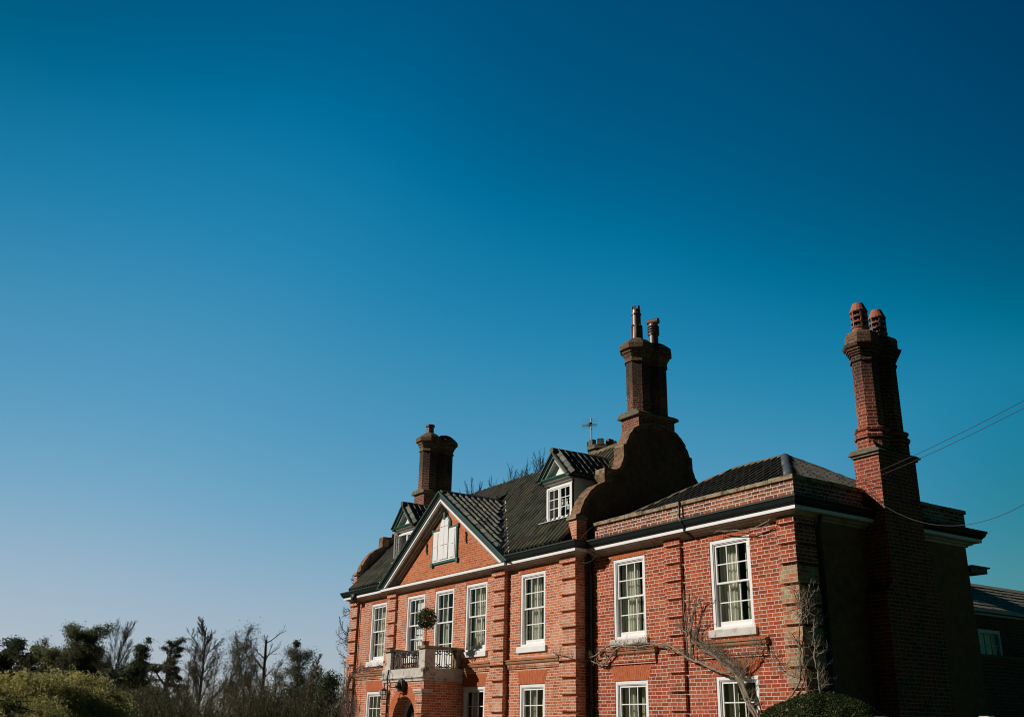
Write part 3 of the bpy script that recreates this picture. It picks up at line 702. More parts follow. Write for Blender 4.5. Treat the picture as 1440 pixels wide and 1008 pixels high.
def crown_pot(par, c, mat):
    m = MB(); m.lathe([(.155, 0), (.14, .38), (.122, .42), (.118, .74), (.14, .745), (.14, .775), (.118, .79), (.11, .90), (.09, .90), (.09, .7)], c, 16)
    for k in range(8): t = math.pi*k/4; m.tube([(c[0]+.138*math.cos(t), c[1]+.138*math.sin(t), c[2]+.02), (c[0]+.132*math.cos(t), c[1]+.132*math.sin(t), c[2]+.44)], .026, 6)
    for k in range(6):
        t = math.pi*k/3; m.prism([(c[0]+.118*math.cos(t-.3), c[1]+.118*math.sin(t-.3)), (c[0]+.118*math.cos(t+.3), c[1]+.118*math.sin(t+.3)), (c[0]+.09*math.cos(t+.2), c[1]+.09*math.sin(t+.2)), (c[0]+.09*math.cos(t-.2), c[1]+.09*math.sin(t-.2))], 2, c[2]+.88, c[2]+1.0)
    m.build('chimney_pot', mat, par)
def tee_pot(par, c, mat):
    m = MB(); m.lathe([(.13, 0), (.125, .28), (.15, .29), (.15, .31), (.13, .33), (.13, .62), (.10, .64)], c, 16)
    for j in range(4): m.lathe([(.12, .33+.07*j), (.165, .315+.07*j), (.165, .33+.07*j), (.12, .355+.07*j)], c, 14)
    m.tube([(c[0]-.15, c[1]-.06, c[2]+.70), (c[0]+.15, c[1]+.06, c[2]+.70)], .085, 12)
    m.build('chimney_pot', mat, par)
ch, cx, ys = stack_twin(-7.0, -6.30, 1.69, 2.92, 7.4, 2)
crown_pot(ch, (cx, ys[0], 11.57), M['darkpot']); tee_pot(ch, (cx, ys[1], 11.57), M['darkpot'])
ch, cx, ys = stack_twin(-18.44, -17.735, 1.69, 2.92, 7.4, 1)
m = MB(); m.lathe([(.14, 0), (.13, .24), (.165, .26), (.165, .33), (.12, .34), (.10, .3)], (cx, ys[0], 11.58), 14); m.tube([(cx-.2, ys[0]-.02, 11.66), (cx-.05, ys[0], 11.62)], .03, 6); m.build('chimney_pot', M['darkpot'], ch)
# the stack on the side wall of the right-hand block
m = MB(); m.box(-.08, .52, 2.01, 3.19, 5.0, 6.90); m.box(-.05, .517, 2.012, 3.30, 4.35, 5.0)
m.prism([(1.80, 4.20), (2.013, 4.42), (3.28, 4.42), (3.45, 4.20)], 0, -.05, .515); m.box(-.05, .512, 1.80, 3.45, 0, 4.20)
m.prism([(3.19, 5.0), (3.19, 5.28), (3.30, 5.0)], 0, -.05, .51)
ch = m.build('chimney', M['brick_ch3'], house)
m = MB(); m.box(-.12, .56, 1.97, 3.23, 6.90, 6.95); m.prism([(-.16, 6.952), (-.16, 6.985), (-.06, 7.05), (.50, 7.05), (.60, 6.985), (.60, 6.952)], 1, 1.93, 3.27); m.build('plinth_cap', M['chcap'], ch, bevel=.008)
YS = (2.29, 2.90)
for yy in YS:
    m = MB(); octo(m, (.22, yy, 0), [(.31, 7.04), (.31, 7.25), (.27, 7.27), (.27, 7.30)])
    octo(m, (.22, yy, 0), [(.245, 7.30), (.245, 8.98)]); m.build('shaft', M['brick_ch3'], ch)
for yy in YS:
    m = MB(); octo(m, (.22, yy, 0), [(.27, 7.27), (.34, 7.29), (.35, 7.33), (.33, 7.37), (.30, 7.39), (.30, 7.43), (.33, 7.45), (.33, 7.49), (.29, 7.52), (.24, 7.53)]); m.build('base_moulding', M['brick_ch3'], ch); m = MB()
    octo(m, (.22, yy, 0), [(.24, 8.93), (.275, 8.95), (.275, 8.99), (.255, 9.00), (.255, 9.08), (.285, 9.09), (.285, 9.13), (.31, 9.14), (.31, 9.18), (.335, 9.19), (.335, 9.22), (.37, 9.25), (.395, 9.31), (.35, 9.33), (.33, 9.33)]); m.build('corbel', M['brick_ch3'], ch)
m = MB(); m.prism([(.34, 7.05), (.50, 7.05), (.42, 7.20)], 1, 1.99, 2.06); m.build('spur', M['brick_ch3'], ch)
for yy in YS: m = MB(); octo(m, (.22, yy, 0), [(.325, 9.325), (.33, 9.53), (.30, 9.59), (.22, 9.63), (.1, 9.65)]); m.build('cap', M['capbrick'], ch)
louvre_pot(ch, (.22, YS[0], 9.60), M['terra'], M['terra'], 1.); louvre_pot(ch, (.22, YS[1], 9.60), M['terra'], M['lead'], .98)
# low castellated stack behind the ridge
m = MB(); bx, by = -9.72, 3.2
octo(m, (bx, by, 0), [(.30, 7.6), (.30, 9.22), (.36, 9.26), (.36, 9.30), (.42, 9.34), (.42, 9.45), (.2, 9.46)])
for k in range(8): t = math.pi*k/4; m.obox((bx+.36*math.cos(t), by+.36*math.sin(t), 9.53), (.07*math.cos(t), .07*math.sin(t), 0), (-.09*math.sin(t), .09*math.cos(t), 0), (0, 0, .09))
m.build('chimney', M['chcap'], house)

# ------------------------------------------------------------------ pediment
m = MB(); m.prism([(SX0+.1, 5.60), (SX1-.02, 5.60), (SX1-.02, 5.66), (XC+.2, 7.80), (XC-.2, 7.80), (SX0+.1, 5.66)], 1, -B, -B+.2); ped = m.build('pediment', M['brick_p'], house)
def chev(m, o0, o1, y0, y1):
    h0, h1 = (8.08-o0-5.655)/PS, (8.08-o1-5.655)/PS
    m.prism([(XC-h0, 5.655), (XC, 8.08-o0), (XC+h0, 5.655), (XC+h1, 5.655), (XC, 8.08-o1), (XC-h1, 5.655)], 1, y0, y1)
m = MB(); chev(m, .0, .045, -.735, -.55); chev(m, .045, .10, -.70, -.55); chev(m, .10, .205, -.675, -.55); m.build('rake_gutter', M['green'], ped)
m = MB(); chev(m, -.012, .012, -.745, -.715); m.build('rake_trim', M['teal'], ped)
m = MB(); chev(m, .205, .285, -.662, -.55); m.build('rake_fascia', M['white'], ped)
m = MB(); chev(m, .24, .33, -.64, -B+.02); chev(m, .33, .40, -.55, -B+.02); chev(m, .40, .45, -.48, -B+.02); m.build('rake_soffit', M['soffit'], ped)
# blind window with white shutters
def vout(g):
    w0, zb, zs, r, za = .70+g, 6.06-g, 7.05+g, .30+g, 7.12
    arc = [(XC+r*math.cos(t), za+r*math.sin(t)) for t in [math.pi*j/14 for j in range(15)]]
    return [(XC-w0, zb), (XC+w0, zb), (XC+w0, zs), (XC+r, zs)] + arc + [(XC-r, zs), (XC-w0, zs)]
m = MB(); m.prism(vout(.0), 1, -B-.045, -B+.01)
for s in (-1, 1): m.box(XC+s*.70-.06, XC+s*.70+.06, -B-.06, -B+.01, 6.0, 6.12); m.box(XC+s*.70-.05, XC+s*.70+.05, -B-.055, -B+.01, 6.98, 7.08)
m.box(XC-.055, XC+.055, -B-.10, -B+.01, 7.30, 7.49)
bw = m.build('blind_window', M['teal'], ped)
m = MB(); m.prism(vout(-.055), 1, -B-.056, -B-.04); m.build('frame', M['white'], bw)
m = MB(); y0, y1 = -B-.072, -B-.05
for s in (-1, 1):
    xa, xb = sorted((XC+s*.36, XC+s*.60)); m.box(xa, xb, y0, y1, 6.16, 6.53); m.box(xa, xb, y0, y1, 6.545, 6.95)
    xa, xb = sorted((XC+s*.006, XC+s*.235)); m.box(xa, xb, y0-.006, y1, 6.16, 6.55); m.box(xa, xb, y0-.006, y1, 6.565, 7.08)
    arc = [(XC+s*(.006+.229*math.cos(t)), 7.095+.24*math.sin(t)) for t in [math.pi/2*j/8 for j in range(9)]]; m.prism([(XC+s*.006, 7.095)]+arc, 1, y0-.006, y1)
m.build('shutter', M['white'], bw, bevel=.006)
for x, z0, z1 in ((-13.46, 6.44, 6.76), (-11.22, 6.45, 6.77), (-12.33, 7.50, 7.66)):
    m = MB(); y = -B-.02; z = (z0+z1)/2; h = (z1-z0)/2
    m.tube([(x+.03, y, z-h), (x, y, z-h*.6), (x, y, z+h*.4), (x-.03, y, z+h)], [.016, .022, .022, .03], 6); m.tube([(x-.05, y, z-h*.2), (x+.05, y, z-h*.45)], .014, 6); m.tube([(x-.035, y, z+h*.75), (x+.03, y, z+h*.55)], .018, 6); m.build('wall_tie', M['iron'], house)

# ------------------------------------------------------------------ dormers
def dormer(xc, hw, opened):
    y = .074; x0, x1 = xc-hw, xc+hw; z0, z1 = 6.585, 7.47; yb = (7.66-5.84)/SL-.6
    m = MB()
    for x in (x0, x1): m.prism([(y, z0-.1), (y, 7.66), (yb+.05, 7.66)], 0, x-.02, x+.02)
    m.box(x0-.02, x1+.02, y+.002, y+.06, 7.47, 7.62)
    d = m.build('dormer', M['greywhite'], house)
    m = MB()                                # casement frame and glazing
    m.box(x0-.02, x0+.06, y-.02, y+.05, z0, z1); m.box(x1-.06, x1+.02, y-.02, y+.05, z0, z1); m.box(x0+.06, x1-.06, y-.018, y+.05, z1-.06, z1); m.box(x0+.06, x1-.06, y-.022, y+.05, z0, z0+.055)
    m.box(xc-.025, xc+.025, y-.016, y+.05, z0+.055, z1-.06)
    m.build('window_frame', M['white'], d, bevel=.004)
    a0, a1, b0, b1 = x0+.06, xc-.025, z0+.055, z1-.06
    m = MB(); mg = MB()
    if not opened: bars(m, a0, a1, b0, b1, y-.005, y+.03, 2, 3, .028, .028, .035, .009); mg.face((a0, y+.012, b0), (a1, y+.012, b0), (a1, y+.012, b1), (a0, y+.012, b1))
    bars(m, 2*xc-a1, 2*xc-a0, b0, b1, y-.005, y+.03, 2, 3, .028, .028, .035, .009); mg.face((2*xc-a1, y+.012, b0), (2*xc-a0, y+.012, b0), (2*xc-a0, y+.012, b1), (2*xc-a1, y+.012, b1))
    m.build('casement', M['white'], d); mg.build('glass', M['glass'], d)
    if opened:
        m = MB(); th = R(46); u = Vector((math.cos(th), -math.sin(th), 0)); n = Vector((math.sin(th), math.cos(th), 0)); W = a1-a0; O = Vector((a0-.03, y-.03, 0))
        def bx(s0, s1, za, zb, t=.018): m.obox(O+u*((s0+s1)/2)+Vector((0, 0, (za+zb)/2)), u*((s1-s0)/2), n*t, (0, 0, (zb-za)/2))
        bx(0, .03, b0, b1); bx(W-.03, W, b0, b1); bx(.03, W-.03, b1-.03, b1, .017); bx(.03, W-.03, b0, b0+.035, .017); bx(W/2-.009, W/2+.009, b0+.03, b1-.03, .012)
        for j in (1, 2): c = b0+(b1-b0)*j/3; bx(.03, W-.03, c-.009, c+.009, .011)
        m.build('casement', M['white'], d, None)
        mg = MB(); p, q = O+u*.02, O+u*(W-.02); mg.face((p.x, p.y, b0+.02), (q.x, q.y, b0+.02), (q.x, q.y, b1-.02), (p.x, p.y, b1-.02)); mg.build('glass', M['glass'], d)
    else:
        m = MB()
        for i, (px, pz, s) in enumerate(((-.02, .50, .12), (.12, .48, .13), (.30, .5, .11), (-.13, .40, .10), (.13, .36, .1), (.28, .33, .12))):
            X, Z = xc+px, z0+pz-.05; m.box(X-s*.5, X+s*.55, y+.10+.01*i, y+.104+.01*i, Z-.04, Z+.10)
        m.build('paper_sheet', M['paper'], d)
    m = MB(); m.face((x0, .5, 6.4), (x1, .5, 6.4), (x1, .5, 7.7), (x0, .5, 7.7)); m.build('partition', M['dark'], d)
    m = MB(); m.prism([(y-.02, 6.60), (y-.20, 6.553), (y-.20, 6.567), (y-.02, 6.625), (y+.05, 6.625)], 0, x0-.12, x1+.12); m.build('sill', M['greywhite'], d)
    # pediment: cornice, white tympanum, green rakes, pantiles
    hp, zp, za = .665, 7.665, 8.33; s = (za-zp)/hp; yf = -.135
    m = MB(); m.prism([(y, 7.52), (y-.06, 7.53), (y-.09, 7.58), (y-.15, 7.60), (y-.15, 7.612), (y, 7.612)], 0, x0-.06, x1+.06); m.build('cornice', M['offwhite'], d)
    m = MB(); m.prism([(y, 7.614), (yf+.03, 7.614), (yf, 7.655), (yf, 7.668), (y, 7.70)], 0, xc-hp, xc+hp); m.build('cornice_gutter', M['teal'], d)
    m = MB(); m.prism([(xc-hp+.1, 7.70), (xc+hp-.1, 7.70), (xc, za-.1)], 1, y-.02, y+.05); m.build('tympanum', M['white'], d)
    def cv(m, o0, o1, ya, yb): h0, h1 = (za-o0-zp)/s, (za-o1-zp)/s; m.prism([(xc-h0, zp), (xc, za-o0), (xc+h0, zp), (xc+h1, zp), (xc, za-o1), (xc-h1, zp)], 1, ya, yb)
    m = MB(); cv(m, 0, .05, yf-.05, y-.03); cv(m, .05, .10, yf-.02, y-.03); m.build('rake', M['green'], d)
    m = MB(); cv(m, .10, .165, yf, y-.03); m.build('rake_moulding', M['teal'], d)
    m = MB(); cv(m, .165, .25, yf+.05, y-.02); m.build('rake_soffit', M['offwhite'], d)
    m = MB(); q = 1/math.hypot(1, s)
    for sg in (1, -1): tiles(m, (xc+sg*(hp+.02), yf-.04, zp-.02), (0, 1, 0), (-sg*q, 0, s*q), (sg*s*q, 0, q), 2.0, (hp+.02)/q, lambda p: p.z > zmain(p.y)-.06, .20, .24)
    m.build('roof', M['tile'], d)
    for sg in (1, -1):
        m = MB(); m.prism([(yf, zp-.07), (yf, zp+.0), (1.15, zp+.0), (1.1, zp-.07)], 0, *sorted((xc+sg*(hp-.12), xc+sg*(hp+.015)))); m.build('eaves_board', M['green'], d)
    m = MB(); halfround(m, (xc, yf-.05, za+.02), (xc, 1.75, za+.04), .08, 6); m.build('ridge_tiles', M['tile'], d)
    m = MB()
    for sg in (1, -1): m.face((xc+sg*hp, yf, zp-.10), (xc+sg*hp, 1.2, zp-.10), (xc, 1.75, za-.10), (xc, yf, za-.10))
    m.build('roof_boarding', M['dark'], d)
dormer(-7.55, .52, False); dormer(-15.72, .52, True)

# ------------------------------------------------------------------ porch and balcony
PX0, PX1, PY = -13.5, -11.2, -1.576; xa, xb = -12.85, -11.58; ac, ar, spr = (xa+xb)/2, (xb-xa)/2, 1.80
m = MB(); arc = [(ac+ar*math.cos(t), spr+ar*math.sin(t)) for t in [math.pi*j/20 for j in range(21)]]
m.prism([(PX0, 0), (xa, 0)]+list(reversed(arc))+[(xb, 0), (PX1, 0), (PX1, 2.80), (PX0, 2.80)], 1, PY, PY+.28)
m.box(PX1-.28, PX1, PY+.28, -B, 0, 2.80); m.box(PX0, PX0+.28, PY+.28, -B, 0, 2.80)
porch = m.build('porch', M['brick_m'], house)
m = MB(); a2 = [(ac+(ar+.27)*math.cos(t), spr+(ar+.27)*math.sin(t)) for t in [math.pi*j/20 for j in range(21)]]
m.prism(list(arc)+list(reversed(a2)), 1, PY-.008, PY+.01); m.build('arch_ring', M['arch'], porch)
for x0, x1 in ((PX0-.02, PX0+.36), (PX1-.36, PX1+.02)):
    m = MB()
    for k in range(7): m.box(x0, x1, PY-.05, PY+.2, 2.50-.265*(k+1)+.035, 2.50-.265*k)
    m.build('pilaster', M['brick_q'], porch, bevel=.006)
for x0, x1 in ((PX0-.05, PX0+.39), (PX1-.39, PX1+.05)): m = MB(); m.box(x0, x1, PY-.08, PY+.22, 2.505, 2.54); m.box(x0-.02, x1+.02, PY-.10, PY+.24, 2.541, 2.60); m.build('impost', M['stone'], porch, bevel=.006)
m = MB(); m.box(PX0-.03, PX1+.03, PY-.03, -B-.01, 2.802, 2.85)
m.build('string_course', M['stone'], porch, bevel=.006)
m = MB(); m.box(PX0-.04, PX1+.02, PY-.045, -B-.004, 2.852, 3.125); m.box(PX0-.08, PX1+.05, PY-.075, -B-.006, 2.88, 2.92); m.build('slab', M['stone'], porch, bevel=.01)
for x0, x1 in ((PX0+.03, PX0+.36), (PX1-.34, PX1)): m = MB(); m.box(x0, x1, PY-.0, PY+.31, 3.127, 3.60); m.build('pedestal', M['stone'], porch, bevel=.01)
for x0, x1 in ((PX0-.02, PX0+.40), (PX1-.39, PX1+.05)):
    m = MB(); m.box(x0, x1, PY-.05, PY+.36, 3.603, 3.672)
    m.box(x0+.06, x1-.06, PY+.361, -B-.01, 3.605, 3.668)
    m.box(x0+.10, x1-.10, -B-.18, -B-.01, 3.13, 3.6045); m.build('coping', M['coping'], porch, bevel=.01)
def railing(p, q, z0, z1, nb):
    m = MB(); p, q = Vector(p), Vector(q); d = q-p; L = d.length; u = d/L
    for z in (z0+.03, z1-.03): m.obox((p+q)/2+Vector((0, 0, z)), u*(L/2), Vector((-u.y, u.x, 0))*.012, (0, 0, .012))
    for i in range(nb+1): c = p+d*(i/nb); m.tube([c+Vector((0, 0, z0)), c+Vector((0, 0, z1))], .012, 6)
    k = max(2, round(L/.32))
    for i in range(k):
        c = p+d*((i+.5)/k)
        for zz, s in ((z0+.075, 1), (z1-.085, -1)):
            for e in (-1, 1):
                pts = [c+u*(e*(.055+.045*math.cos(t)))+Vector((0, 0, zz+.04*math.sin(t))) for t in [2*math.pi*j/10*.8+1 for j in range(11)]]; m.tube(pts, .013, 5)
    m.build('railing', M['iron'], porch)
railing((PX0+.37, PY+.10, 0), (PX1-.35, PY+.10, 0), 3.127, 3.60, 14)
railing((PX1-.17, PY+.32, 0), (PX1-.17, -B-.19, 0), 3.127, 3.603, 9); railing((PX0+.19, PY+.32, 0), (PX0+.19, -B-.19, 0), 3.127, 3.603, 9)
m = MB(); dy = PY+.285
o = [(ac+.635*math.cos(t), spr+.635*math.sin(t)) for t in [math.pi*j/20 for j in range(21)]]; i_ = [(ac+.53*math.cos(t), spr+.53*math.sin(t)) for t in [math.pi*j/20 for j in range(21)]]
m.prism([(ac+.635, 0)]+o+[(ac-.635, 0), (ac-.53, 0)]+list(reversed(i_))+[(ac+.53, 0)], 1, dy, dy+.07); m.build('door_surround', M['offwhite'], porch)
m = MB(); m.prism([(ac+.60, 0)]+[(ac+.60*math.cos(t), spr+.60*math.sin(t)) for t in [math.pi*j/20 for j in range(21)]]+[(ac-.60, 0)], 1, dy+.075, dy+.13)
for e in (-1, 1):
    for z0, z1 in ((.2, .8), (.9, 1.5)): m.box(ac+e*.26-.2, ac+e*.26+.2, dy+.06, dy+.076, z0, z1)
dr = m.build('door', M['gutter'], porch, bevel=.006)
m = MB(); m.box(ac+.02, ac+.34, dy+.058, dy+.072, 1.62, 2.02); m.build('pane', M['bluepipe'], dr)
m = MB(); m.lathe([(.03, 0), (.04, .03), (.03, .06)], (ac+.45, dy+.03, 1.0), 10); m.build('door_handle', M['steel'], dr)
# downpipes
def pipe(pts, r, mat, hop=None, clips=()):
    m = MB(); m.tube(pts, r, 10)
    for z in clips: m.tube([(pts[-1][0], pts[-1][1], z-.03), (pts[-1][0], pts[-1][1], z+.03)], r*1.35, 10)
    if hop: m.prism([(hop[0]-.09, hop[2]), (hop[0]+.09, hop[2]), (hop[0]+.12, hop[2]+.2), (hop[0]-.12, hop[2]+.2)], 1, hop[1]-.08, hop[1]+.06)
    m.build('drainpipe', mat, house, True)
pipe([(.13, .56, 5.60), (.13, .56, 5.45), (.08, .57, 5.30), (.08, .57, 4.1)], .045, M['iron'])
pipe([(.08, .57, 4.1), (.08, .57, 0)], .045, M['bluepipe'], None, (3.72, 1.9))
pipe([(-6.12, -.12, 5.60), (-6.12, -.10, 5.3), (-6.14, -.07, 5.1), (-6.14, -.07, 0)], .05, M['green'], None, (4.0, 2.2))
pipe([(-17.88, -.62, 5.72), (-17.88, -.60, 5.50), (-17.88, -.40, 5.3), (-17.88, -.40, 0)], .022, M['iron'], (-17.88, -.60, 5.50))
pipe([(-13.12, PY-.05, 3.13), (-13.12, PY-.09, 2.9), (-13.12, PY-.06, 2.75), (-13.12, PY-.06, 0)], .019, M['iron'])
pipe([(-3.045, -.065, 6.26), (-3.045, -.065, 5.84)], .022, M['iron'])  # dark strip built as a pipe for the shaded parapet joint
m = MB(); m.sweep([(-2.745, .0), (-2.70, .0)], [(.0, 5.44), (.255, 5.55), (.27, 5.62), (.36, 5.76), (.36, 5.83), (0, 5.875)]); m.build('joint_shade_strip', M['iron'], house)  # black strip added as the shade in the cornice joint

# ------------------------------------------------------------------ things fixed to or standing on the house
def leafquad(m, p, s, tint, d=None):
    d = d or Vector((rnd.gauss(0, 1), rnd.gauss(0, 1), rnd.gauss(0, 1)))
    if d.length < 1e-4: d = Vector((0, 0, 1))
    d.normalize(); a = d.orthogonal().normalized(); q = d.cross(a); t = U(0, 6.283)
    u = (a*math.cos(t)+q*math.sin(t))*s; v = (q*math.cos(t)-a*math.sin(t))*s*.5
    n = len(m.v); m.v += [tuple(p-u), tuple(p+v), tuple(p+u), tuple(p-v)]; m.f.append((n, n+1, n+2, n+3)); m.t += [tint]*4

# wall lantern on its bracket
L0 = Vector((-12.26, PY-.01, 2.68))
t = thing('wall_lantern', 'black iron lantern hung on a curled arm from a dark bracket over the porch arch', 'lantern', L0)
m = MB(); m.prism([(-12.37, 2.55), (-12.15, 2.55), (-12.12, 2.72), (-12.15, 2.82), (-12.26, 2.87), (-12.37, 2.82), (-12.40, 2.72)], 1, PY-.15, PY-.002); m.lathe([(.07, 0), (.10, .06), (.07, .14), (.02, .17)], (-12.26, PY-.18, 2.62), 10); m.build('bracket', M['iron'], t, bevel=.02)
m = MB(); m.tube([(-12.30, PY-.18, 2.68), (-12.40, PY-.28, 2.64), (-12.52, PY-.34, 2.70), (-12.62, PY-.36, 2.76), (-12.70, PY-.36, 2.75), (-12.72, PY-.36, 2.68), (-12.72, PY-.36, 2.62)], .014, 7); m.build('arm', M['iron'], t, True)
lc = (-12.72, PY-.36, 2.36)
m = MB(); m.lathe([(.02, .28), (.04, .265), (.10, .21), (.105, .20), (.10, .20)], lc, 6)
for k in range(6): a = math.pi*k/3; m.tube([(lc[0]+.095*math.cos(a), lc[1]+.095*math.sin(a), lc[2]+.20), (lc[0]+.07*math.cos(a), lc[1]+.07*math.sin(a), lc[2])], .007, 5)
m.lathe([(.075, -.015), (.078, 0), (.03, .01)], lc, 6); m.build('lantern_frame', M['iron'], t)
m = MB(); m.lathe([(.066, .005), (.09, .198)], lc, 6); m.build('lantern_glass', M['glass'], t)

# clipped bay tree
b0 = Vector((-11.42, -1.46, 3.672))
t = thing('bay_tree', 'small clipped bay tree with a round leafy head on the balcony corner', 'bay tree', b0)
m = MB(); m.lathe([(.085, 0), (.105, .10), (.115, .10), (.115, .125), (.09, .125), (.08, .10)], tuple(b0), 14); m.build('pot', M['terra'], t)
m = MB(); m.tube([b0+Vector((0, 0, .08)), b0+Vector((.01, 0, .3)), b0+Vector((-.01, .01, .62))], [.016, .014, .012], 7); m.build('trunk', M['vine'], t)
m = MB(); m.t = []; cc = b0+Vector((-.02, 0, .70))
for i in range(1500):
    d = Vector((rnd.gauss(0, 1), rnd.gauss(0, 1), rnd.gauss(0, 1))).normalized(); r = .285*(U(.25, 1)**.45)*(1+.16*math.sin(7*d.x+3*d.z)*math.cos(5*d.y)); leafquad(m, cc+d*r, U(.022, .042), min(1, max(0, rnd.gauss(.5, .22))), d+Vector((rnd.gauss(0, .7), rnd.gauss(0, .7), rnd.gauss(0, .7))))
m.build('crown', M['bay'], t)

# television aerial
t = thing('tv_aerial', 'thin grey television aerial on a mast behind the tiled ridge', 'aerial', (-10.22, 3.2, 8.6))
m = MB(); m.tube([(-10.22, 3.2, 8.0), (-10.22, 3.2, 10.48)], .022, 8); m.build('mast', M['steel'], t)
m = MB(); p0, p1 = Vector((-10.25, 3.17, 10.30)), Vector((-9.75, 2.75, 10.02)); u = (p1-p0).normalized(); m.tube([p0-u*.10, p1], .016, 6); m.obox(p0, (.05, 0, 0), (0, .05, 0), (0, 0, .035)); m.build('boom', M['iron'], t)
m = MB(); sdir = Vector((.80, .6, 0))
for k in range(7): c = p0+(p1-p0)*(k/6)*.9; m.tube([c-sdir*.22, c+sdir*.22], .004, 5)
for zz in (.14, .07, -.07, -.14): m.tube([p0-u*.10-sdir*.25+Vector((0, 0, zz)), p0-u*.10+sdir*.25+Vector((0, 0, zz))], .004, 5)
m.build('element', M['steel'], t)

# cables
def sag(a, b, d, k=24): a, b = Vector(a), Vector(b); return [a+(b-a)*(i/k)+Vector((0, 0, -d*4*(i/k)*(1-i/k))) for i in range(k+1)]
def at(px, py, dist):
    d = F+R2*((px-720)/1413.98)-U2*((py-504)/1413.98); return CAM+d*dist
P1, P2 = at(1470, 547, 13.), at(1470, 558, 13.)
def onface(px, py, Y):
    d = F+R2*((px-720)/1413.98)-U2*((py-504)/1413.98); return CAM+d*((Y-CAM.y)/d.y)
ins = onface(1212, 672, 1.97)
for P, q, g0, lab in ((P1, 0, (.24, -.26, 5.69), 'upper of the two thin power cables running from the cornice past the right-hand chimney'), (P2, 1, (.26, -.20, 5.66), 'lower of the two thin power cables running from the cornice past the right-hand chimney')):
    m = MB(); I = ins+Vector((0, 0, -.09*q)); m.tube(sag(g0, I, .02)+sag(I, P, .05)[1:], .0045, 5)
    tag(m.build('power_cable', M['wire'], None), lab, 'cable', 'cables slung from the chimney')
m = MB(); m.tube(sag(onface(1208, 684, 1.98), at(1470, 690, 13.5), .62, 36), .0045, 5)
tag(m.build('power_cable', M['wire'], None), 'slack cable sagging from the right-hand chimney across its dark side', 'cable', 'cables slung from the chimney')
m = MB(); m.tube(sag((-6.0, -.02, 6.22), (-6.12, -.38, 5.84), -.03, 8), .008, 5); m.tube(sag((-6.12, -.38, 5.84), (-5.6, -.26, 5.50), .10, 10), .008, 5); m.tube(sag((-5.6, -.24, 5.5), (-6.28, -.30, 5.40), .14, 10), .008, 5)
tag(m.build('loose_cable', M['wire'], None), 'loose grey cable hanging below the cornice where the old house meets the newer wing', 'cable')

# ------------------------------------------------------------------ climbing plants on the walls
def smooth(pts, k=4, jit=.012):
    P = [Vector(p) for p in pts]; out = []
    for i in range(len(P)-1):
        a, b, c, d = P[max(i-1, 0)], P[i], P[i+1], P[min(i+2, len(P)-1)]
        for j in range(k):
            t = j/k; q = .5*((2*b)+(c-a)*t+(2*a-5*b+4*c-d)*t*t+(3*b-a-3*c+d)*t**3)
            out.append(q+Vector((U(-jit, jit), U(-jit, jit)*.6, U(-jit, jit))))
    out.append(P[-1]); return out
def stem(m, pts, r0, r1, n=6, k=4, jit=.012):
    S = smooth(pts, k, jit); L = len(S); m.tube(S, [(r0+(r1-r0)*i/(L-1))*U(.85, 1.2) for i in range(L)], n); return S
def sprouts(m, S, num, ln, r, updir, spread=.9, plane=0, sub=2):
    for _ in range(num):
        p = S[rnd.randrange(len(S))]; d = Vector(updir)+Vector((rnd.gauss(0, spread), rnd.gauss(0, .18) if plane == 0 else rnd.gauss(0, spread), rnd.gauss(0, spread*.7))); d.normalize()
        L = ln*U(.4, 1.2); q = [p]; dd = d.copy()
        for i in range(4): dd = (dd+Vector((rnd.gauss(0, .22), rnd.gauss(0, .07), rnd.gauss(.06, .2)))).normalized(); q.append(q[-1]+dd*(L/4))
        r_ = r*.72; m.tube(q, [r_*(1-.2*i) for i in range(5)], 4)
        for s in range(sub):
            b = q[rnd.randrange(1, 4)]; e = (dd+Vector((rnd.gauss(0, .8), rnd.gauss(0, .12), rnd.gauss(.1, .6)))).normalized(); m.tube([b, b+e*L*.22, b+e*L*.4+Vector((0, 0, .03))], [r*.42, r*.36, r*.2], 4)
t = thing('climbing_plant', 'bare twisted grey climber spreading the red brick wall over the lower right-hand sash window', 'climber', (-1.2, -.2, 0))
m = MB(); Ss = []
tr = [(-1.0, -.22, 0), (-1.08, -.2, .9), (-1.12, -.18, 1.6), (-1.16, -.15, 1.93), (-1.29, -.14, 2.1), (-1.4, -.13, 2.25), (-1.49, -.13, 2.46), (-1.58, -.13, 2.66), (-1.66, -.13, 2.73), (-1.93, -.13, 2.73), (-2.15, -.13, 2.8), (-2.33, -.13, 2.87), (-2.61, -.13, 2.96), (-2.84, -.13, 3.02), (-2.99, -.13, 3.09), (-3.23, -.13, 3.24), (-3.45, -.13, 3.33), (-3.68, -.13, 3.34), (-4.2, -.13, 3.42), (-4.8, -.13, 3.40), (-5.1, -.13, 3.36), (-5.32, -.12, 3.22), (-5.54, -.11, 3.1), (-5.71, -.11, 3.03), (-5.94, -.12, 3.09), (-6.14, -.16, 3.15), (-6.3, -.46, 3.17), (-6.5, -.47, 3.24), (-6.9, -.46, 3.30), (-7.2, -.45, 3.38)]
Ss.append(stem(m, tr[:15], .030, .024)); Ss.append(stem(m, tr[14:], .021, .010))
Ss.append(stem(m, [(-.95, -.2, 0), (-1.0, -.17, 1.2), (-1.05, -.15, 1.7), (-1.09, -.14, 1.93), (-1.24, -.15, 2.16), (-1.33, -.15, 2.37), (-1.46, -.15, 2.58), (-1.62, -.14, 2.74), (-1.83, -.13, 2.81), (-2.02, -.14, 2.99), (-2.22, -.13, 3.09), (-2.45, -.13, 3.16), (-2.64, -.14, 3.26), (-2.75, -.13, 3.38), (-2.81, -.12, 3.53)], .026, .012))
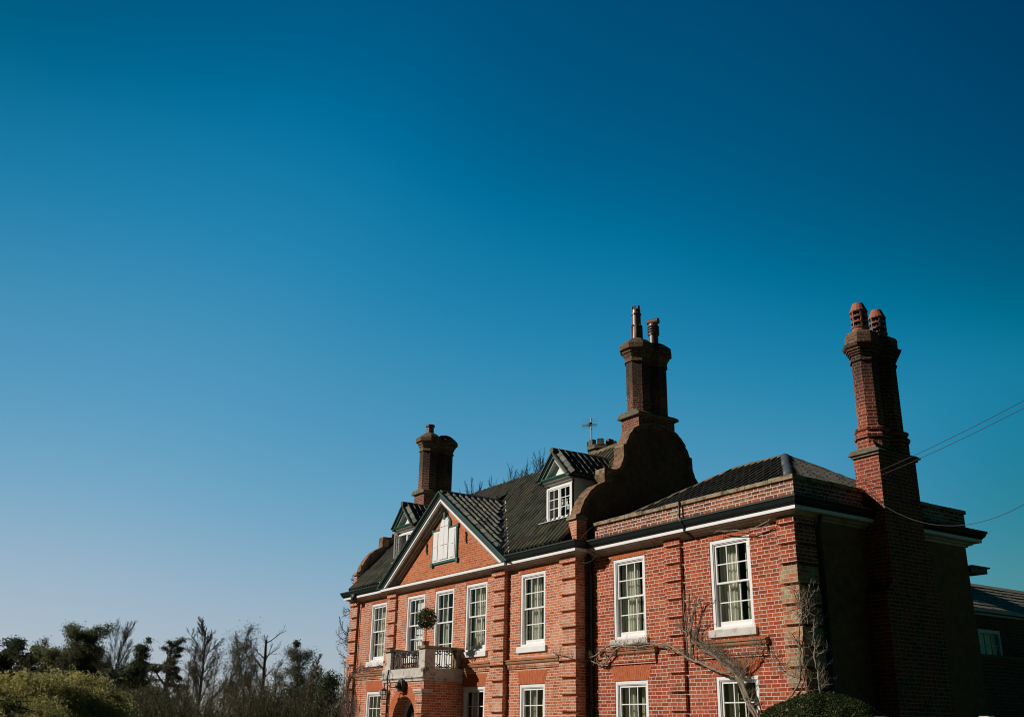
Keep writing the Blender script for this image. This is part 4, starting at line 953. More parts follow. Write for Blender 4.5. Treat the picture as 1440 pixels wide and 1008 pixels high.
Ss.append(stem(m, [(-1.65, -.12, 2.73), (-1.58, -.12, 2.84), (-1.79, -.12, 2.96), (-2.0, -.12, 3.06), (-2.23, -.12, 3.17), (-2.45, -.13, 3.28), (-2.64, -.12, 3.34), (-2.8, -.11, 3.46)], .020, .010))
Ss.append(stem(m, [(-1.30, -.16, 0), (-1.37, -.12, 1.6), (-1.37, -.1, 1.93), (-1.32, -.12, 2.07), (-1.43, -.1, 2.25), (-1.5, -.12, 2.5)], .021, .013))
Ss.append(stem(m, [(-6.14, -.13, 3.14), (-6.1, -.13, 3.2), (-5.81, -.13, 3.27), (-5.53, -.14, 3.38), (-5.24, -.13, 3.44), (-4.88, -.14, 3.39), (-4.56, -.13, 3.36), (-4.2, -.14, 3.35), (-3.8, -.13, 3.36), (-3.5, -.12, 3.28), (-3.3, -.1, 3.18)], .016, .012))
Ss.append(stem(m, [(-5.6, -.1, 3.28), (-5.5, -.12, 3.12), (-5.62, -.1, 3.02), (-5.85, -.1, 3.1), (-5.9, -.1, 3.2)], .014, .010))
for q in range(9):
    ox, oz = U(-.10, .12), U(-.02, .16); f_ = U(.55, 1.0)
    base_ = [(-1.36+ox*.3, -.14, 2.25), (-1.47+ox*.6, -.15, 2.5+oz*.2), (-1.62+ox, -.15, 2.72+oz*.5), (-1.88+ox, -.15, 2.84+oz), (-2.10+ox, -.14, 3.00+oz), (-2.32+ox, -.14, 3.10+oz), (-2.55+ox, -.13, 3.22+oz), (-2.74+ox*.5, -.13, 3.36+oz*.6)]
    Ss.append(stem(m, base_[:max(4, int(8*f_))], U(.008, .014), .005, 5))
up = []
for pts in ([(-2.94, -.1, 3.05), (-2.94, -.1, 3.35), (-2.95, -.1, 3.53), (-2.97, -.1, 3.8), (-2.99, -.1, 4.0), (-2.99, -.1, 4.24), (-2.97, -.1, 4.40)], [(-2.84, -.12, 3.05), (-2.82, -.12, 3.34), (-2.83, -.12, 3.5), (-2.75, -.12, 3.69), (-2.68, -.12, 3.89), (-2.64, -.12, 4.05), (-2.68, -.12, 4.2), (-2.72, -.12, 4.36)],
            [(-2.83, -.12, 3.4), (-2.76, -.12, 3.74), (-2.64, -.12, 4.0), (-2.49, -.12, 4.13), (-2.3, -.12, 4.19)], [(-2.88, -.12, 3.5), (-3.05, -.12, 3.62), (-3.15, -.12, 3.64)], [(-2.80, -.13, 3.0), (-2.78, -.15, 3.4), (-2.86, -.14, 3.7), (-2.84, -.12, 4.0), (-2.8, -.12, 4.3)], [(-2.74, -.1, 3.0), (-2.76, -.1, 3.3), (-2.62, -.11, 3.62), (-2.45, -.1, 3.7)]):
    up.append(stem(m, pts, .016, .007))
m.build('trunk', M['vine'], t, True)
m = MB()
for S in Ss[:1]: sprouts(m, S[16:], 46, .26, .0065, (0, -.15, .7))
sprouts(m, Ss[1], 60, .20, .006, (0, -.2, .5)); sprouts(m, Ss[2][14:], 70, .30, .0065, (.25, -.2, .8)); sprouts(m, Ss[3], 50, .30, .006, (.2, -.15, .8))
for S in Ss[7:]: sprouts(m, S[6:], 12, .28, .005, (.1, -.15, .7))
sprouts(m, Ss[5], 70, .22, .006, (-.1, -.15, .5))
for S in up: sprouts(m, S[4:], 12, .22, .006, (0, -.1, .9), .6)
S = stem(m, [(-1.5, -.12, 2.72), (-1.25, -.12, 2.86), (-1.1, -.12, 3.0), (-.95, -.1, 3.2)], .012, .006); sprouts(m, S, 44, .36, .0055, (.1, -.15, .9))
m.build('twigs', M['vine'], t)
m = MB(); U1 = [(-1.95, -.15, 5.43), (-1.84, -.16, 5.44), (-1.2, -.17, 5.37), (-.78, -.16, 5.38), (-.42, -.2, 5.46)]; S = stem(m, U1, .008, .013); stem(m, [(-1.89, -.1, 5.46), (-1.3, -.1, 5.34), (-1.04, -.1, 5.32), (-.5, -.1, 5.40)], .005, .007); stem(m, [(-1.25, -.1, 5.35), (-.9, -.08, 5.26), (-.5, -.08, 5.18), (-.2, -.08, 5.12)], .006, .003); sprouts(m, S, 16, .2, .004, (-.5, -.1, .1))
m.build('high_shoot', M['vine'], t, True)

t = thing('climbing_shrub', 'bare twiggy climber fanning out round the shaded corner above the clipped bush', 'climber', (.1, -.1, 0))
m = MB(); Ss = []
Ss.append(stem(m, [(-.6, -.35, 1.2), (-.52, -.2, 2.0), (-.39, -.14, 2.18), (-.22, -.14, 2.34), (-.07, -.14, 2.51), (-.04, -.14, 2.6), (-.01, -.15, 2.74), (-.03, -.14, 2.87), (.03, -.14, 3.06), (-.04, -.13, 3.16), (-.16, -.13, 3.27), (-.25, -.13, 3.40)], .022, .009))
Ss.append(stem(m, [(-.08, -.12, 2.59), (-.36, -.10, 2.66), (-.57, -.09, 2.75), (-.69, -.09, 2.95), (-.76, -.09, 3.03)], .012, .006))
Ss.append(stem(m, [(-.01, -.13, 2.9), (-.01, -.13, 3.19), (.04, -.14, 3.49), (.12, -.14, 3.7), (.06, -.13, 3.86), (.01, -.12, 3.94), (-.06, -.12, 4.1), (-.18, -.12, 4.19)], .014, .006))
Ss.append(stem(m, [(.1, -.13, 2.2), (.03, -.14, 2.6), (-.02, -.13, 3.0)], .012, .008))
sd0 = [(.25, .05, 1.0), (.25, .01, 2.0), (.25, .01, 2.35), (.25, -.01, 2.54), (.25, .01, 2.67), (.25, -.04, 2.78), (.25, -.06, 2.96), (.25, -.01, 3.19), (.25, -.02, 3.3), (.25, -.02, 3.48), (.25, .03, 3.62), (.24, -.08, 3.74)]
Ss.append(stem(m, sd0, .022, .010))
fan = []
for pts in ([(.24, -.08, 3.74), (.22, .06, 3.82), (.2, .22, 3.9), (.2, .38, 4.05)], [(.2, -.07, 3.86), (.2, .07, 4.0), (.2, .22, 4.18)], [(.24, -.05, 3.55), (.2, .19, 3.62), (.2, .32, 3.66), (.2, .51, 3.66), (.2, .74, 3.66), (.2, .88, 3.67)], [(.25, -.01, 3.05), (.2, .19, 3.19), (.2, .4, 3.37), (.2, .62, 3.51)], [(.25, -.03, 2.91), (.25, .12, 3.0), (.25, .28, 3.07), (.25, .42, 3.07)], [(.25, .0, 2.58), (.25, .07, 2.67), (.25, .26, 2.8), (.25, .48, 2.89)], [(.25, .02, 2.36), (.25, .13, 2.44), (.25, .38, 2.61)], [(.22, -.02, 3.4), (.2, .2, 3.5), (.2, .3, 3.62)], [(.2, -.08, 3.9), (.18, .0, 4.08), (.18, .08, 4.2)]):
    fan.append(stem(m, pts, .010, .005, 5, 3))
m.build('trunk', M['vine'], t, True)
m = MB()
for S in Ss: sprouts(m, S[8:] if len(S) > 20 else S, 26, .30, .0055, (0, -.1, .6), 1.0)
for S in fan: sprouts(m, S, 12, .18, .005, (.0, .35, .6), .55, 1)
for k in range(40):
    a = Vector((.1+U(-.1, .1), -.12+U(-.05, .05), 3.75+rnd.gauss(0, .09))); b = a+Vector((rnd.gauss(0, .12), rnd.gauss(0, .05), rnd.gauss(0, .10))); m.tube([a, (a+b)/2+Vector((U(-.04, .04),)*3), b], .005, 4)
m.build('twigs', M['vine'], t)

t = thing('old_creeper', 'dense brown leafless creeper covering the far left corner of the old house', 'climber', (-18.2, -.5, 0))
m = MB(); Ss = []
for k in range(26):
    x = -18.55+U(0, 1.15); pts = [(x, -.42-U(.02, .10), 0)]; z = 0; top = U(1.9, 3.25) if x < -17.9 else U(1.4, 2.9)
    while z < top: z += .35; x += U(-.10, .10); x = min(max(x, -18.68), -17.1); pts.append((x, (-.43 if -18.54 < x < -17.95 else -.37)-U(.02, .10), z))
    Ss.append(stem(m, pts, U(.012, .028), .006, 5, 3))
for z0 in (3.2, 3.28, 3.34): Ss.append(stem(m, [(-18.3, -.46, z0-.5), (-18.1, -.46, z0-.1), (-17.82, -.43, z0), (-17.4, -.42, z0+.1), (-16.95, -.42, z0+.03), (-16.48, -.42, z0+.06), (-15.95, -.45, z0+.08)], .014, .008))
m.build('trunk', M['vined'], t, True)
m = MB()
for S in Ss: sprouts(m, S[4:], 24, .30, .006, (0, -.2, .4), 1.1)
m.build('twigs', M['vined'], t)

# ------------------------------------------------------------------ clipped bush in front of the corner
t = thing('clipped_bush', 'big dome of clipped dark green hedge in front of the house corner', 'bush', (1.98, -2.0, 0))
m = MB(); m.t = []; hc = Vector((1.98, -2.0, 0)); HR, HH = 1.62, 2.22
def dome(th, ph, s=1.):
    n = 1+.008*math.sin(5*th+2)+.007*math.sin(11*th+4*ph)+.006*math.sin(17*ph+3*th)
    return hc+Vector((HR*math.sin(ph)*math.cos(th)*n*s, HR*math.sin(ph)*math.sin(th)*n*s, HH*math.cos(ph)**.85*n*s))
for i in range(90000):
    th, ph = U(0, 6.283), math.acos(U(.0, 1)); p = dome(th, ph, 1-abs(rnd.gauss(0, .014))); d = (p-hc).normalized()
    leafquad(m, p, U(.013, .024), min(1, max(0, rnd.gauss(.42, .2)+(.4 if rnd.random() < .03 else 0))), d+Vector((rnd.gauss(0, .6), rnd.gauss(0, .6), rnd.gauss(0, .6))))
m.build('crown', M['hedge'], t)
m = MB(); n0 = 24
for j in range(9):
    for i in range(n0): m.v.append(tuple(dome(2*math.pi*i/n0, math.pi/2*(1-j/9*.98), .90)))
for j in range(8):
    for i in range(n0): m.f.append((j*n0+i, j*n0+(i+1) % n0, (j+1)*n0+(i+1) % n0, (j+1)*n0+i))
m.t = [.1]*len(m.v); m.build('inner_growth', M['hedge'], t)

# ------------------------------------------------------------------ rear service wing and yard wall
t = thing('service_wing', 'low brick service wing with a grey slate roof behind the main house', 'wing', (-2.8, 14, 0))
WX = -1.5; ws = [(8.62, 3.50, 4.06), (11.2, 3.50, 4.06)]
m = MB()
def sidewall(m, x, y0, y1, z0, z1, holes):
    ys = sorted({y0, y1, *[h[0] for h in holes], *[h[1] for h in holes]}); zs = sorted({z0, z1, *[h[2] for h in holes], *[h[3] for h in holes]})
    for a, b in zip(ys, ys[1:]):
        for c, d in zip(zs, zs[1:]):
            if any(h[0] < (a+b)/2 < h[1] and h[2] < (c+d)/2 < h[3] for h in holes): continue
            m.face((x, a, c), (x, b, c), (x, b, d), (x, a, d))
    for a, b, c, d in holes:
        X = x-.12; m.face((x, a, c), (x, a, d), (X, a, d), (X, a, c)); m.face((x, b, d), (x, b, c), (X, b, c), (X, b, d)); m.face((x, a, d), (x, b, d), (X, b, d), (X, a, d)); m.face((x, b, c), (x, a, c), (X, a, c), (X, b, c))
WH = [(7.75, 8.66, 3.0, 4.05), (11.2, 12.1, 3.0, 4.05)]
sidewall(m, WX, RY1-.02, 24, 0, 4.5, WH)
m.face((WX, 24, 0), (WX-2.6, 24, 0), (WX-2.6, 24, 4.5), (WX-1.3, 24, 5.41), (WX, 24, 4.5)); m.face((WX-2.6, RY1+.02, 0), (WX-2.6, 24, 0), (WX-2.6, 24, 4.5), (WX-2.6, RY1+.02, 4.5))
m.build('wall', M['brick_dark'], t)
m = MB(); k = 9; q = 1/math.hypot(1, .70)
for r in range(k):
    y = RY1+.02
    while y < 24.2:
        wy = U(.28, .36); a, b = r/k*1.62-.12, (r+1)/k*1.62-.06; dz = U(0, .012)
        P = lambda s, yy, l: (WX-.02-s*q+.12*0+.0, yy, 4.50+s*.70*q+l)
        m.face(P(a, y+.004, .03+dz), P(a, y+wy-.004, .03+dz), P(b, y+wy-.004, .012), P(b, y+.004, .012)); m.face(P(a, y+.004, .012), P(a, y+wy-.004, .012), P(a, y+wy-.004, .03+dz), P(a, y+.004, .03+dz)); y += wy
m.face((WX-1.3, RY1+.02, 5.41), (WX-1.3, 24.2, 5.41), (WX-2.7, 24.2, 4.45), (WX-2.7, RY1+.02, 4.45))
m.build('roof', M['slate'], t)
m = MB(); m.box(WX+.002, WX+.10, RY1+.03, 24.1, 4.36, 4.40); m.box(WX+.06, WX+.15, RY1+.03, 24.1, 4.43, 4.50); m.build('gutter', M['offwhite'], t)
for a, b, c, d in WH:
    m = MB(); m.box(WX-.10, WX-.015, a, a+.07, c, d); m.box(WX-.10, WX-.015, b-.07, b, c, d); m.box(WX-.10, WX-.015, a+.07, b-.07, d-.08, d); m.box(WX-.10, WX-.015, a+.07, b-.07, c, c+.06)
    for i in (1, 2): y = a+.07+(b-a-.14)*i/3; m.box(WX-.08, WX-.05, y-.01, y+.01, c+.06, d-.08)
    for j in (1, 2): z = c+(d-c)*j/3; m.box(WX-.08, WX-.055, a+.07, b-.07, z-.01, z+.01)
    m.box(WX+.002, WX+.05, a-.06, b+.06, c-.08, c-.002)
    f = m.build('window', M['white'], t)
    m = MB(); m.face((WX-.065, a, c), (WX-.065, b, c), (WX-.065, b, d), (WX-.065, a, d)); m.build('glass', M['glass'], f)
    m = MB(); m.face((WX-.2, a, c), (WX-.2, b, c), (WX-.2, b, d), (WX-.2, a, d)); m.build('blind', M['curtain'], f)
m = MB()
for i in range(12): pass
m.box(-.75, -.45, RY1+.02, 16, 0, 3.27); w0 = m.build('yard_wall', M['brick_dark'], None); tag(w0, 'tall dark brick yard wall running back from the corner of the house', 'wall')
m = MB()
for i in range(14): y = RY1+.03+.74*i; m.box(-.80, -.40, y, y+.73, 3.272, 3.34)
m.build('coping', M['chcap'], w0)
for i, (px, py, lab) in enumerate(((1240, 1004, 'pale stone gate post just right of the clipped bush'), (1388, 1003, 'pale stone gate post under the far window of the service wing'))):
    p = at(px, py+6, 11.5); t = thing('gate_post', lab, 'post', (p.x, p.y, 0), 'pale gate posts at the foot of the side wall')
    m = MB(); m.box(p.x-.05, p.x+.05, p.y-.05, p.y+.05, 0, p.z-.02); m.build('shaft', M['stone'], t, bevel=.008)
    m = MB(); m.box(p.x-.065, p.x+.065, p.y-.065, p.y+.065, p.z-.018, p.z+.02); m.build('cap', M['stone'], t, bevel=.01)

# ------------------------------------------------------------------ trees
def far(px, dist):
    d = F+R2*((px-720)/1413.98)-U2*((1010-504)/1413.98); d.z = 0; d.normalize(); return Vector((CAM.x+d.x*dist, CAM.y+d.y*dist, 0))
def topz(px, py, dist):
    d = F+R2*((px-720)/1413.98)-U2*((py-504)/1413.98); h = math.hypot(d.x, d.y); return 1.6+d.z/h*dist
class Tree:
    def __init__(s, limb, twig): s.limb = limb; s.twig = twig; s.tips = []
    def grow(s, p, d, L, r, lvl, pr):
        n = 5 if lvl == 0 else 4; pts = [p]; rad = [r]; dd = d.normalized()
        end = pr['end'][min(lvl, len(pr['end'])-1)]
        for i in range(n):
            w = pr['wig']*(0.22 if lvl == 0 else 1)
            dd = (dd+Vector((rnd.gauss(0, w), rnd.gauss(0, w), rnd.gauss(0, w)+pr['up']*(1 if lvl else .3)))).normalized()
            pts.append(pts[-1]+dd*(L/n)); rad.append(r*(1-(1-end)*(i+1)/n))
        mb = s.limb if lvl <= pr['limblvl'] else s.twig
        mb.tube(pts, rad, 7 if lvl == 0 else 4 if lvl < 3 else 3, lvl < 2)
        if lvl >= pr['max']: s.tips.append((pts[-1], dd)); s.tips.append((pts[2], dd)); return
        k = pr['kids'][min(lvl, len(pr['kids'])-1)]
        for j in range(k):
            t = pr['from'][min(lvl, len(pr['from'])-1)]; t = t+(1-t)*(j+U(0, .9))/k; t = min(t, .99); i = min(int(t*n), n-1); q = pts[i].lerp(pts[i+1], t*n-i)
            a = R(pr['ang'][min(lvl, len(pr['ang'])-1)]*U(.7, 1.25)); ax = (pts[i+1]-pts[i]).normalized(); o = ax.orthogonal().normalized(); o = Matrix.Rotation(U(0, 6.283), 3, ax) @ o
            nd = ax*math.cos(a)+o*math.sin(a)
            s.grow(q, nd, L*pr['len'][min(lvl, len(pr['len'])-1)]*(1-pr['taper']*t)*U(.75, 1.2), max((.03, .024, .017, .013, .011)[min(lvl, 4)], rad[i]*pr['rr']), lvl+1, pr)
        s.tips.append((pts[-1], dd))
BARE = dict(end=(.25, .3, .35), wig=.13, up=.05, limblvl=1, max=4, kids=(12, 7, 5, 4), ang=(48, 45, 42), len=(.50, .60, .62, .60), taper=.5, rr=.45, **{'from': (.28, .2, .15)})
def tree(name, label, cat, px, py, dist, pr, bark, twig, leaf=None, nleaf=0, ls=.3, lean=(0, 0), r=.22, group='trees beyond the lawn', wpx=50, leafspread=.5, trunks=1, nclump=None):
    rnd.seed(px*13+py+SEED); H = topz(px, py, dist); b = far(px, dist); t = thing(name, label, cat, b, group); lm, tm = MB(), MB(); T = Tree(lm, tm)
    for k in range(trunks):
        o = Vector((U(-.6, .6), U(-.6, .6), 0))*(trunks > 1); T.grow(b+o, Vector((lean[0]+U(-.06, .06)*(trunks > 1), lean[1], 1)), H*pr.get('trunk', .8)*U(.85, 1) if trunks > 1 else H*pr.get('trunk', .8), r, 0, pr)
    # fit the height to the picture
    zs = max(v[2] for v in lm.v+tm.v); f = H/zs
    rs = sorted(math.hypot(v[0]-b.x-lean[0]*v[2], v[1]-b.y-lean[1]*v[2])*f for v in lm.v+tm.v); hx = wpx/1413.98*dist/2/rs[int(len(rs)*.96)]
    for mb in (lm, tm): mb.v = [(b.x+(v[0]-b.x)*f*hx, b.y+(v[1]-b.y)*f*hx, v[2]*f) for v in mb.v]
    lm.build('trunk', bark, t)
    if tm.v: tm.build('branches', twig, t)
    if leaf:
        m = MB(); m.t = []
        tips = T.tips if nclump is None else [T.tips[rnd.randrange(len(T.tips))] for _ in range(nclump)]
        for _ in range(nleaf*2):
            i = rnd.randrange(len(tips)); p, d = tips[i]; tb = .25+.5*((i*.61803) % 1); q = leafspread*(.6+.8*((i*.377) % 1)); p = Vector((b.x+(p.x-b.x)*f*hx, b.y+(p.y-b.y)*f*hx, p.z*f))+Vector((rnd.gauss(0, q), rnd.gauss(0, q), rnd.gauss(0, q*.6)))
            if p.z < .3: continue
            leafquad(m, p, ls*.58*U(.6, 1.3), min(1, max(0, rnd.gauss(tb, .16))))
        m.build('crown', leaf, t)
    return t
def blob(name, label, cat, px, py, dist, w, leaf, n, ls, group=None, squash=1., base=.0, seed=0, sticks=0, bark=None, kind=None):
    # leafy shrub or dense crown: clumps of leaves on an uneven outline
    rnd.seed(px*17+py); H = topz(px, py, dist); b = far(px, dist); t = thing(name, label, cat, b, group); m = MB(); m.t = []
    cl = [(Vector((rnd.gauss(0, w*.30), rnd.gauss(0, w*.30), U(base, .88)*H)), U(.16, .34)*w) for _ in range(16)]
    cl = [(Vector((c.x*(1-.5*max(0, c.z/H-.4)), c.y*(1-.5*max(0, c.z/H-.4)), c.z)), q) for c, q in cl]
    for c, q in cl: c.z = min(c.z, H-q*.75)
    for _ in range(n):
        c, q = cl[rnd.randrange(len(cl))]; d = Vector((rnd.gauss(0, 1), rnd.gauss(0, 1), rnd.gauss(0, .8))).normalized(); p = b+c+d*q*U(.3, 1.05)
        if p.z < .05: continue
        leafquad(m, p, ls*U(.6, 1.3), min(1, max(0, rnd.gauss(.45, .25))), d+Vector((rnd.gauss(0, .6),)*3))
    m.build('crown', leaf, t)
    m = MB(); m.tube([b, b+Vector((.1, 0, H*.45)), b+Vector((0, .1, H*.75))], [.12*w/3, .08*w/3, .03*w/3], 6)
    for k in range(sticks):
        a = b+Vector((rnd.gauss(0, w*.2), rnd.gauss(0, w*.2), H*U(0, .4))); e = a+Vector((rnd.gauss(0, w*.25), rnd.gauss(0, w*.25), H*U(.3, .6))); m.tube([a, (a+e)/2+Vector((U(-.2, .2), U(-.2, .2), 0)), e], [.05, .035, .015], 4)
    m.build('trunk', bark or M['bark'], t); return t
SEED = 5
UP = dict(BARE, ang=(34, 30, 30, 30), up=.07, kids=(24, 9, 7, 5), len=(.40, .60, .62, .62), taper=.6, trunk=.95, **{'from': (.22, .15, .15)})
FAN = dict(BARE, ang=(28, 22, 24, 26), up=.05, kids=(10, 8, 8, 5), len=(.72, .60, .58, .55), taper=.45, trunk=.62, **{'from': (.25, .3, .2)})
OAK = dict(BARE, ang=(60, 52, 48), kids=(13, 8, 6, 3), len=(.50, .55, .5, .5), trunk=.72, max=3, taper=.35, **{'from': (.30, .25, .2)})
SLIM = dict(BARE, ang=(46, 42, 40), kids=(22, 8, 6, 5), len=(.32, .60, .62, .62), taper=.55, trunk=.98, up=.03, **{'from': (.25, .2, .15)})
DEAD = dict(BARE, ang=(62, 45, 40), kids=(15, 5, 3), len=(.26, .45, .45), taper=.15, trunk=.9, max=3, up=.06, wig=.10, rr=.42, end=(.45, .35, .3), **{'from': (.36, .3, .3)})
BARE['kids'] = (13, 8, 6, 5)
tree('evergreen_tree', 'dark evergreen tree cut off by the left edge of the photo', 'tree', 2, 896, 105, OAK, M['bark'], M['twig'], M['ever'], 16000, .17, r=.35, leafspread=.26, nclump=420, wpx=48)
tree('half_bare_tree', 'thinly leaved dark tree between the left-edge evergreen and the big evergreen oak', 'tree', 48, 896, 118, dict(OAK, max=4), M['bark'], M['twig'], M['oak'], 9000, .13, r=.3, leafspread=.22, nclump=300, wpx=56)
tree('evergreen_oak', 'tall round leafy green oak, the broadest crown above the willow', 'tree', 104, 877, 112, OAK, M['bark'], M['twig'], M['oak'], 36000, .15, r=.4, leafspread=.34, nclump=620, wpx=80)
tree('bare_tree', 'bare fan-shaped tree rising above the big green oak', 'tree', 150, 866, 108, dict(FAN, kids=(13, 10, 8, 5)), M['bark'], M['twig'], r=.26, wpx=66)
tree('ivy_clad_tree', 'dark leafy tree leaning out right of the bare fan-shaped tree', 'tree', 178, 895, 111, dict(OAK, kids=(9, 6, 5)), M['bark'], M['twig'], M['ever'], 9000, .15, r=.26, leafspread=.22, nclump=170, wpx=36)
blob('yew_bush', 'dense dark yew mass at the foot of the bare fan-shaped tree', 'bush', 160, 924, 100, 4.6, M['ever'], 20000, .12, 'shrubs below the far trees')
tree('pine_tree', 'small crooked pine with flat cloud-like tufts left of the ivy-covered stump', 'tree', 201, 932, 120, dict(BARE, ang=(62, 40), kids=(8, 3), len=(.42, .4), max=2, trunk=.8, wig=.25, up=.05, **{'from': (.45, .5)}), M['bark'], M['twig'], M['ever'], 4200, .13, lean=(.25, .1), r=.24, leafspread=.24, nclump=26, wpx=44)
tree('ivy_clad_tree', 'pollarded tree wrapped in ivy right of the small crooked pine', 'tree', 226, 897, 104, dict(SLIM, trunk=.9, kids=(12, 5, 3), max=3), M['bark'], M['twig'], M['ivy'], 9000, .12, r=.38, leafspread=.17, nclump=260, wpx=54)
tree('bare_poplar', 'tall upright bare tree with fine pale twigs, left of the twin dark trunks', 'tree', 276, 866, 112, UP, M['bark'], M['twig'], r=.26, wpx=64)
tree('bare_tree', 'bare tree with a thin dark straight trunk, first right of the tall pale-twigged one', 'tree', 312, 888, 106, SLIM, M['bark'], M['twig'], M['ivy'], 1600, .10, r=.18, wpx=34)
tree('bare_tree', 'slender leaning bare tree with clumps of dead ivy left of the dead tree', 'tree', 327, 876, 104, SLIM, M['bark'], M['twig'], M['ivy'], 2600, .10, lean=(.05, .03), r=.2, wpx=38)
tree('bare_tree', 'spreading bare tree just left of the dead tree', 'tree', 338, 897, 114, BARE, M['bark'], M['twig'], M['ivy'], 1400, .10, r=.22, wpx=48)
tree('dead_tree', 'dead tree with a thick bare trunk and short crooked branches against the sky', 'tree', 365, 873, 100, DEAD, M['bark'], M['bark'], r=.34, lean=(-.03, .0), wpx=44)
tree('topped_tree', 'bushy tree with a dark round tuft on its bare leader', 'tree', 408, 908, 98, dict(SLIM, kids=(22, 8, 5, 4), ang=(52, 45, 40), len=(.36, .5, .5)), M['bark'], M['twig'], M['ivy'], 8000, .10, r=.2, leafspread=.3, wpx=50)
b = far(408, 97.9); zt = topz(408, 905, 97.9); m = MB(); m.t = []
for _ in range(500): leafquad(m, Vector((b.x, b.y, zt))+Vector((rnd.gauss(0, .16), rnd.gauss(0, .16), rnd.gauss(0, .16))), .08, U(.2, .6))
tag(m.build('birds_nest', M['ivy'], None), 'dark ball of twigs on the top of the bushy tree right of the dead tree', 'nest')
tree('birch_tree', 'small bare birch between the tufted tree and the house', 'tree', 440, 917, 108, UP, M['barkpale'], M['twig'], r=.14, wpx=46)
blob('yew_bush', 'dark pointed conifer in front of the small bare birch', 'bush', 443, 957, 96, 3.6, M['ever'], 12000, .11, 'shrubs below the far trees')
blob('cypress_tree', 'tall dark cypress beside the far left corner of the house', 'tree', 487, 943, 84, 3.2, M['ever'], 16000, .11, 'trees beyond the lawn')
tree('bare_tree', 'bare tree reaching out from behind the far left corner of the house', 'tree', 515, 800, 62, dict(BARE, trunk=.75, kids=(15, 8, 6, 5), **{'from': (.40, .2, .15)}), M['bark'], M['twig'], r=.3, wpx=96)
for px, py, dd, wp in ((646, 668, 50, 55), (664, 662, 52, 70), (686, 672, 54, 60), (706, 662, 56, 70), (722, 655, 55, 60), (738, 645, 52, 60), (752, 638, 50, 70), (766, 646, 54, 60)):
    lab = 'budding reddish bare treetop showing over the tiled ridge left of the right-hand dormer'
    tree('budding_tree', lab, 'tree', px, py, dd, dict(FAN, kids=(12, 10, 8, 5), trunk=.6, **{'from': (.5, .3, .2)}), M['bark'], M['twigbrown'], r=.28, group='budding trees behind the roof', wpx=wp*1.5)

for px, py, dd, wp in ((18, 912, 96, 40), (72, 905, 96, 44), (258, 905, 98, 36), (296, 900, 97, 34), (350, 922, 96, 34), (386, 925, 94, 40), (426, 935, 92, 34), (460, 948, 90, 34)):
    tree('thicket_tree', 'thin bare young tree in the thicket below the taller trees', 'tree', px, py, dd, dict(SLIM, kids=(18, 7, 5), max=3), M['barkpale'] if px in (296, 426) else M['bark'], M['twig'], M['scrub'], 900, .09, r=.12, leafspread=.25, wpx=wp, group='young trees in the thicket')

# the willow and the scrub below the trees
def willow(label, px, py, dist, w, n):
    H = topz(px, py, dist); b = far(px, dist); t = thing('willow_tree', label, 'willow', b, 'yellow-green willows'); m, lm = MB(), MB(); m.t = []
    lm.tube([b, b+Vector((.2, 0, H*.4)), b+Vector((.4, .2, H*.8))], [.3, .22, .1], 7)
    for c in range(n):
        a = U(0, 6.283); rr = w*(U(0, 1)**.55); cr = U(.35, .95); tip = b+Vector((rr*.8*math.cos(a), rr*.8*math.sin(a), H*(1-.42*(rr/w)**2)*U(.72, 1.02))); tb = min(.95, max(.05, rnd.gauss(.5, .22)))
        lm.tube([b+Vector((.3, .1, H*.45)), (b+tip)/2+Vector((0, 0, H*.40)), tip], [.08, .05, .02], 4)
        out = Vector((math.cos(a)+.5*Rt.x, math.sin(a)+.5*Rt.y, 0)).normalized()
        for k in range(70):
            p = tip+Vector((rnd.gauss(0, cr*.45), rnd.gauss(0, cr*.45), rnd.gauss(0, cr*.22))); d = out*U(.2, 1.)+Vector((U(-.4, .4), U(-.4, .4), U(.0, .6))); L = U(.4, 1.7); q = [p]
            for i in range(6): d = (d+Vector((U(-.1, .1), U(-.1, .1), -.30))).normalized(); p = p+d*(L/6); q.append(p)
            for i in range(6):
                for s_ in range(2): leafquad(m, q[i].lerp(q[i+1], U(0, 1))+Vector((U(-.03, .03), U(-.03, .03), U(-.03, .03))), U(.03, .07), min(1, max(0, tb+U(-.25, .25))), Vector((rnd.gauss(0, 1), rnd.gauss(0, 1), .3)))
    lm.build('trunk', M['bark'], t); m.build('crown', M['willow'], t)
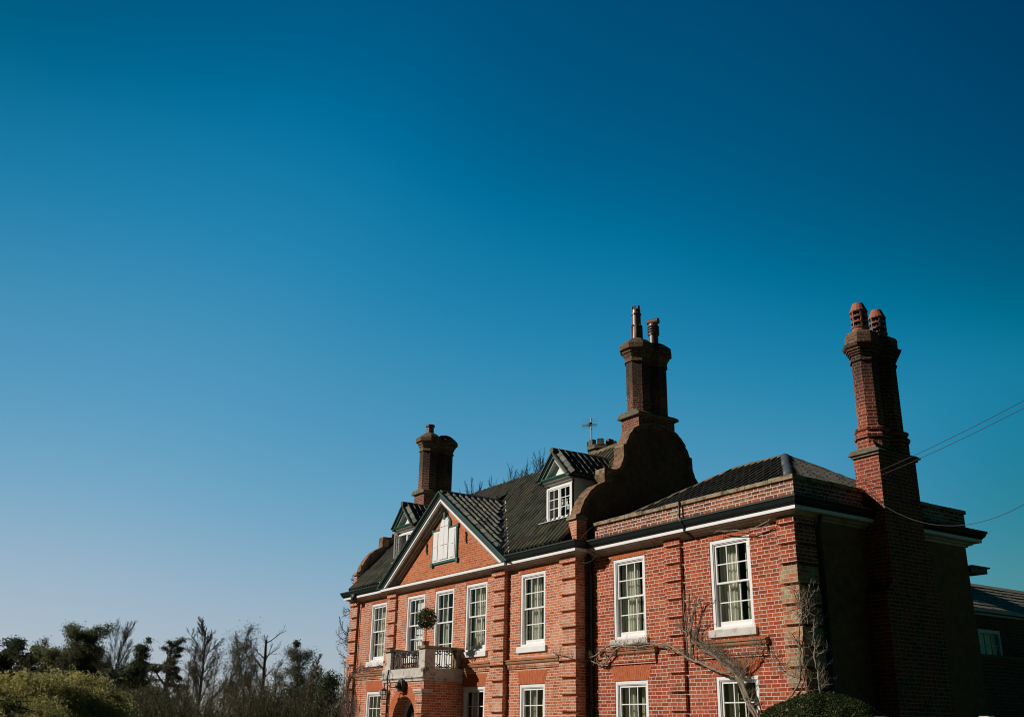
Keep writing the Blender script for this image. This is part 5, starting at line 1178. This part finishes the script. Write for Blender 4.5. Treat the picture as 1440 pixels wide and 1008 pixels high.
willow('broad yellow-green willow filling the bottom left corner', 34, 944, 58, 4.2, 90)
willow('yellow-green willow to the right of the corner willow, below the big green oak', 92, 946, 60, 3.4, 70)
willow('small yellow-green willow closest to the left edge', -12, 962, 52, 3.0, 45)
m = MB(); m.t = []
for px in range(-20, 640, 3):
    for row in range(3):
        dist = 74+row*9+U(-4, 4); py = 964+9*math.sin(px*.045+row)+7*math.sin(px*.13+2*row)-4*row+rnd.gauss(0, 6); H = max(2.3, topz(px, py, dist)); b = far(px+U(-4, 4), dist); w = U(.5, 1.3); tb = min(.9, max(.05, rnd.gauss(.38, .2)))
        for k in range(150):
            d = Vector((rnd.gauss(0, 1), rnd.gauss(0, 1), rnd.gauss(0, 1))).normalized()*(U(0, 1)**.4); leafquad(m, b+Vector((d.x*w, d.y*w, H*(.55+.45*d.z))), U(.025, .065), min(1, max(0, rnd.gauss(tb, .15))))
        for k in range(4):
            a = b+Vector((U(-1, 1), U(-1, 1), H*U(0, .5))); e = a+Vector((rnd.gauss(0, .8), rnd.gauss(0, .8), H*U(.25, .6))); n0 = len(m.v); m.tube([a, (a+e)/2+Vector((U(-.25, .25), U(-.25, .25), 0)), e], [.026, .018, .006], 3); m.t += [U(.7, 1) if rnd.random() < .5 else .3]*(len(m.v)-n0)
tag(m.build('undergrowth', M['scrub'], None), 'tangled olive and brown undergrowth below the far trees', 'scrub', None, 'stuff')
for px, py, dd, w, lf, n, lab in ((340, 968, 86, 4.6, 'scrub', 5200, 'pale twiggy shrub below the dead tree'), (375, 975, 84, 3.6, 'ever', 4200, 'dark evergreen shrub right of the pale twiggy one'), (398, 962, 94, 4.4, 'scrub', 5200, 'olive shrub at the foot of the tufted tree'), (228, 962, 92, 4.2, 'ivy', 5200, 'ivy-green shrub below the pollarded tree'), (188, 966, 88, 4.0, 'scrub', 4200, 'brownish shrub right of the dark yew mass')):
    blob('shrub', lab, 'shrub', px, py, dd, w, M[lf], n*3, .09, 'shrubs below the far trees', sticks=20, bark=M['barkpale'])
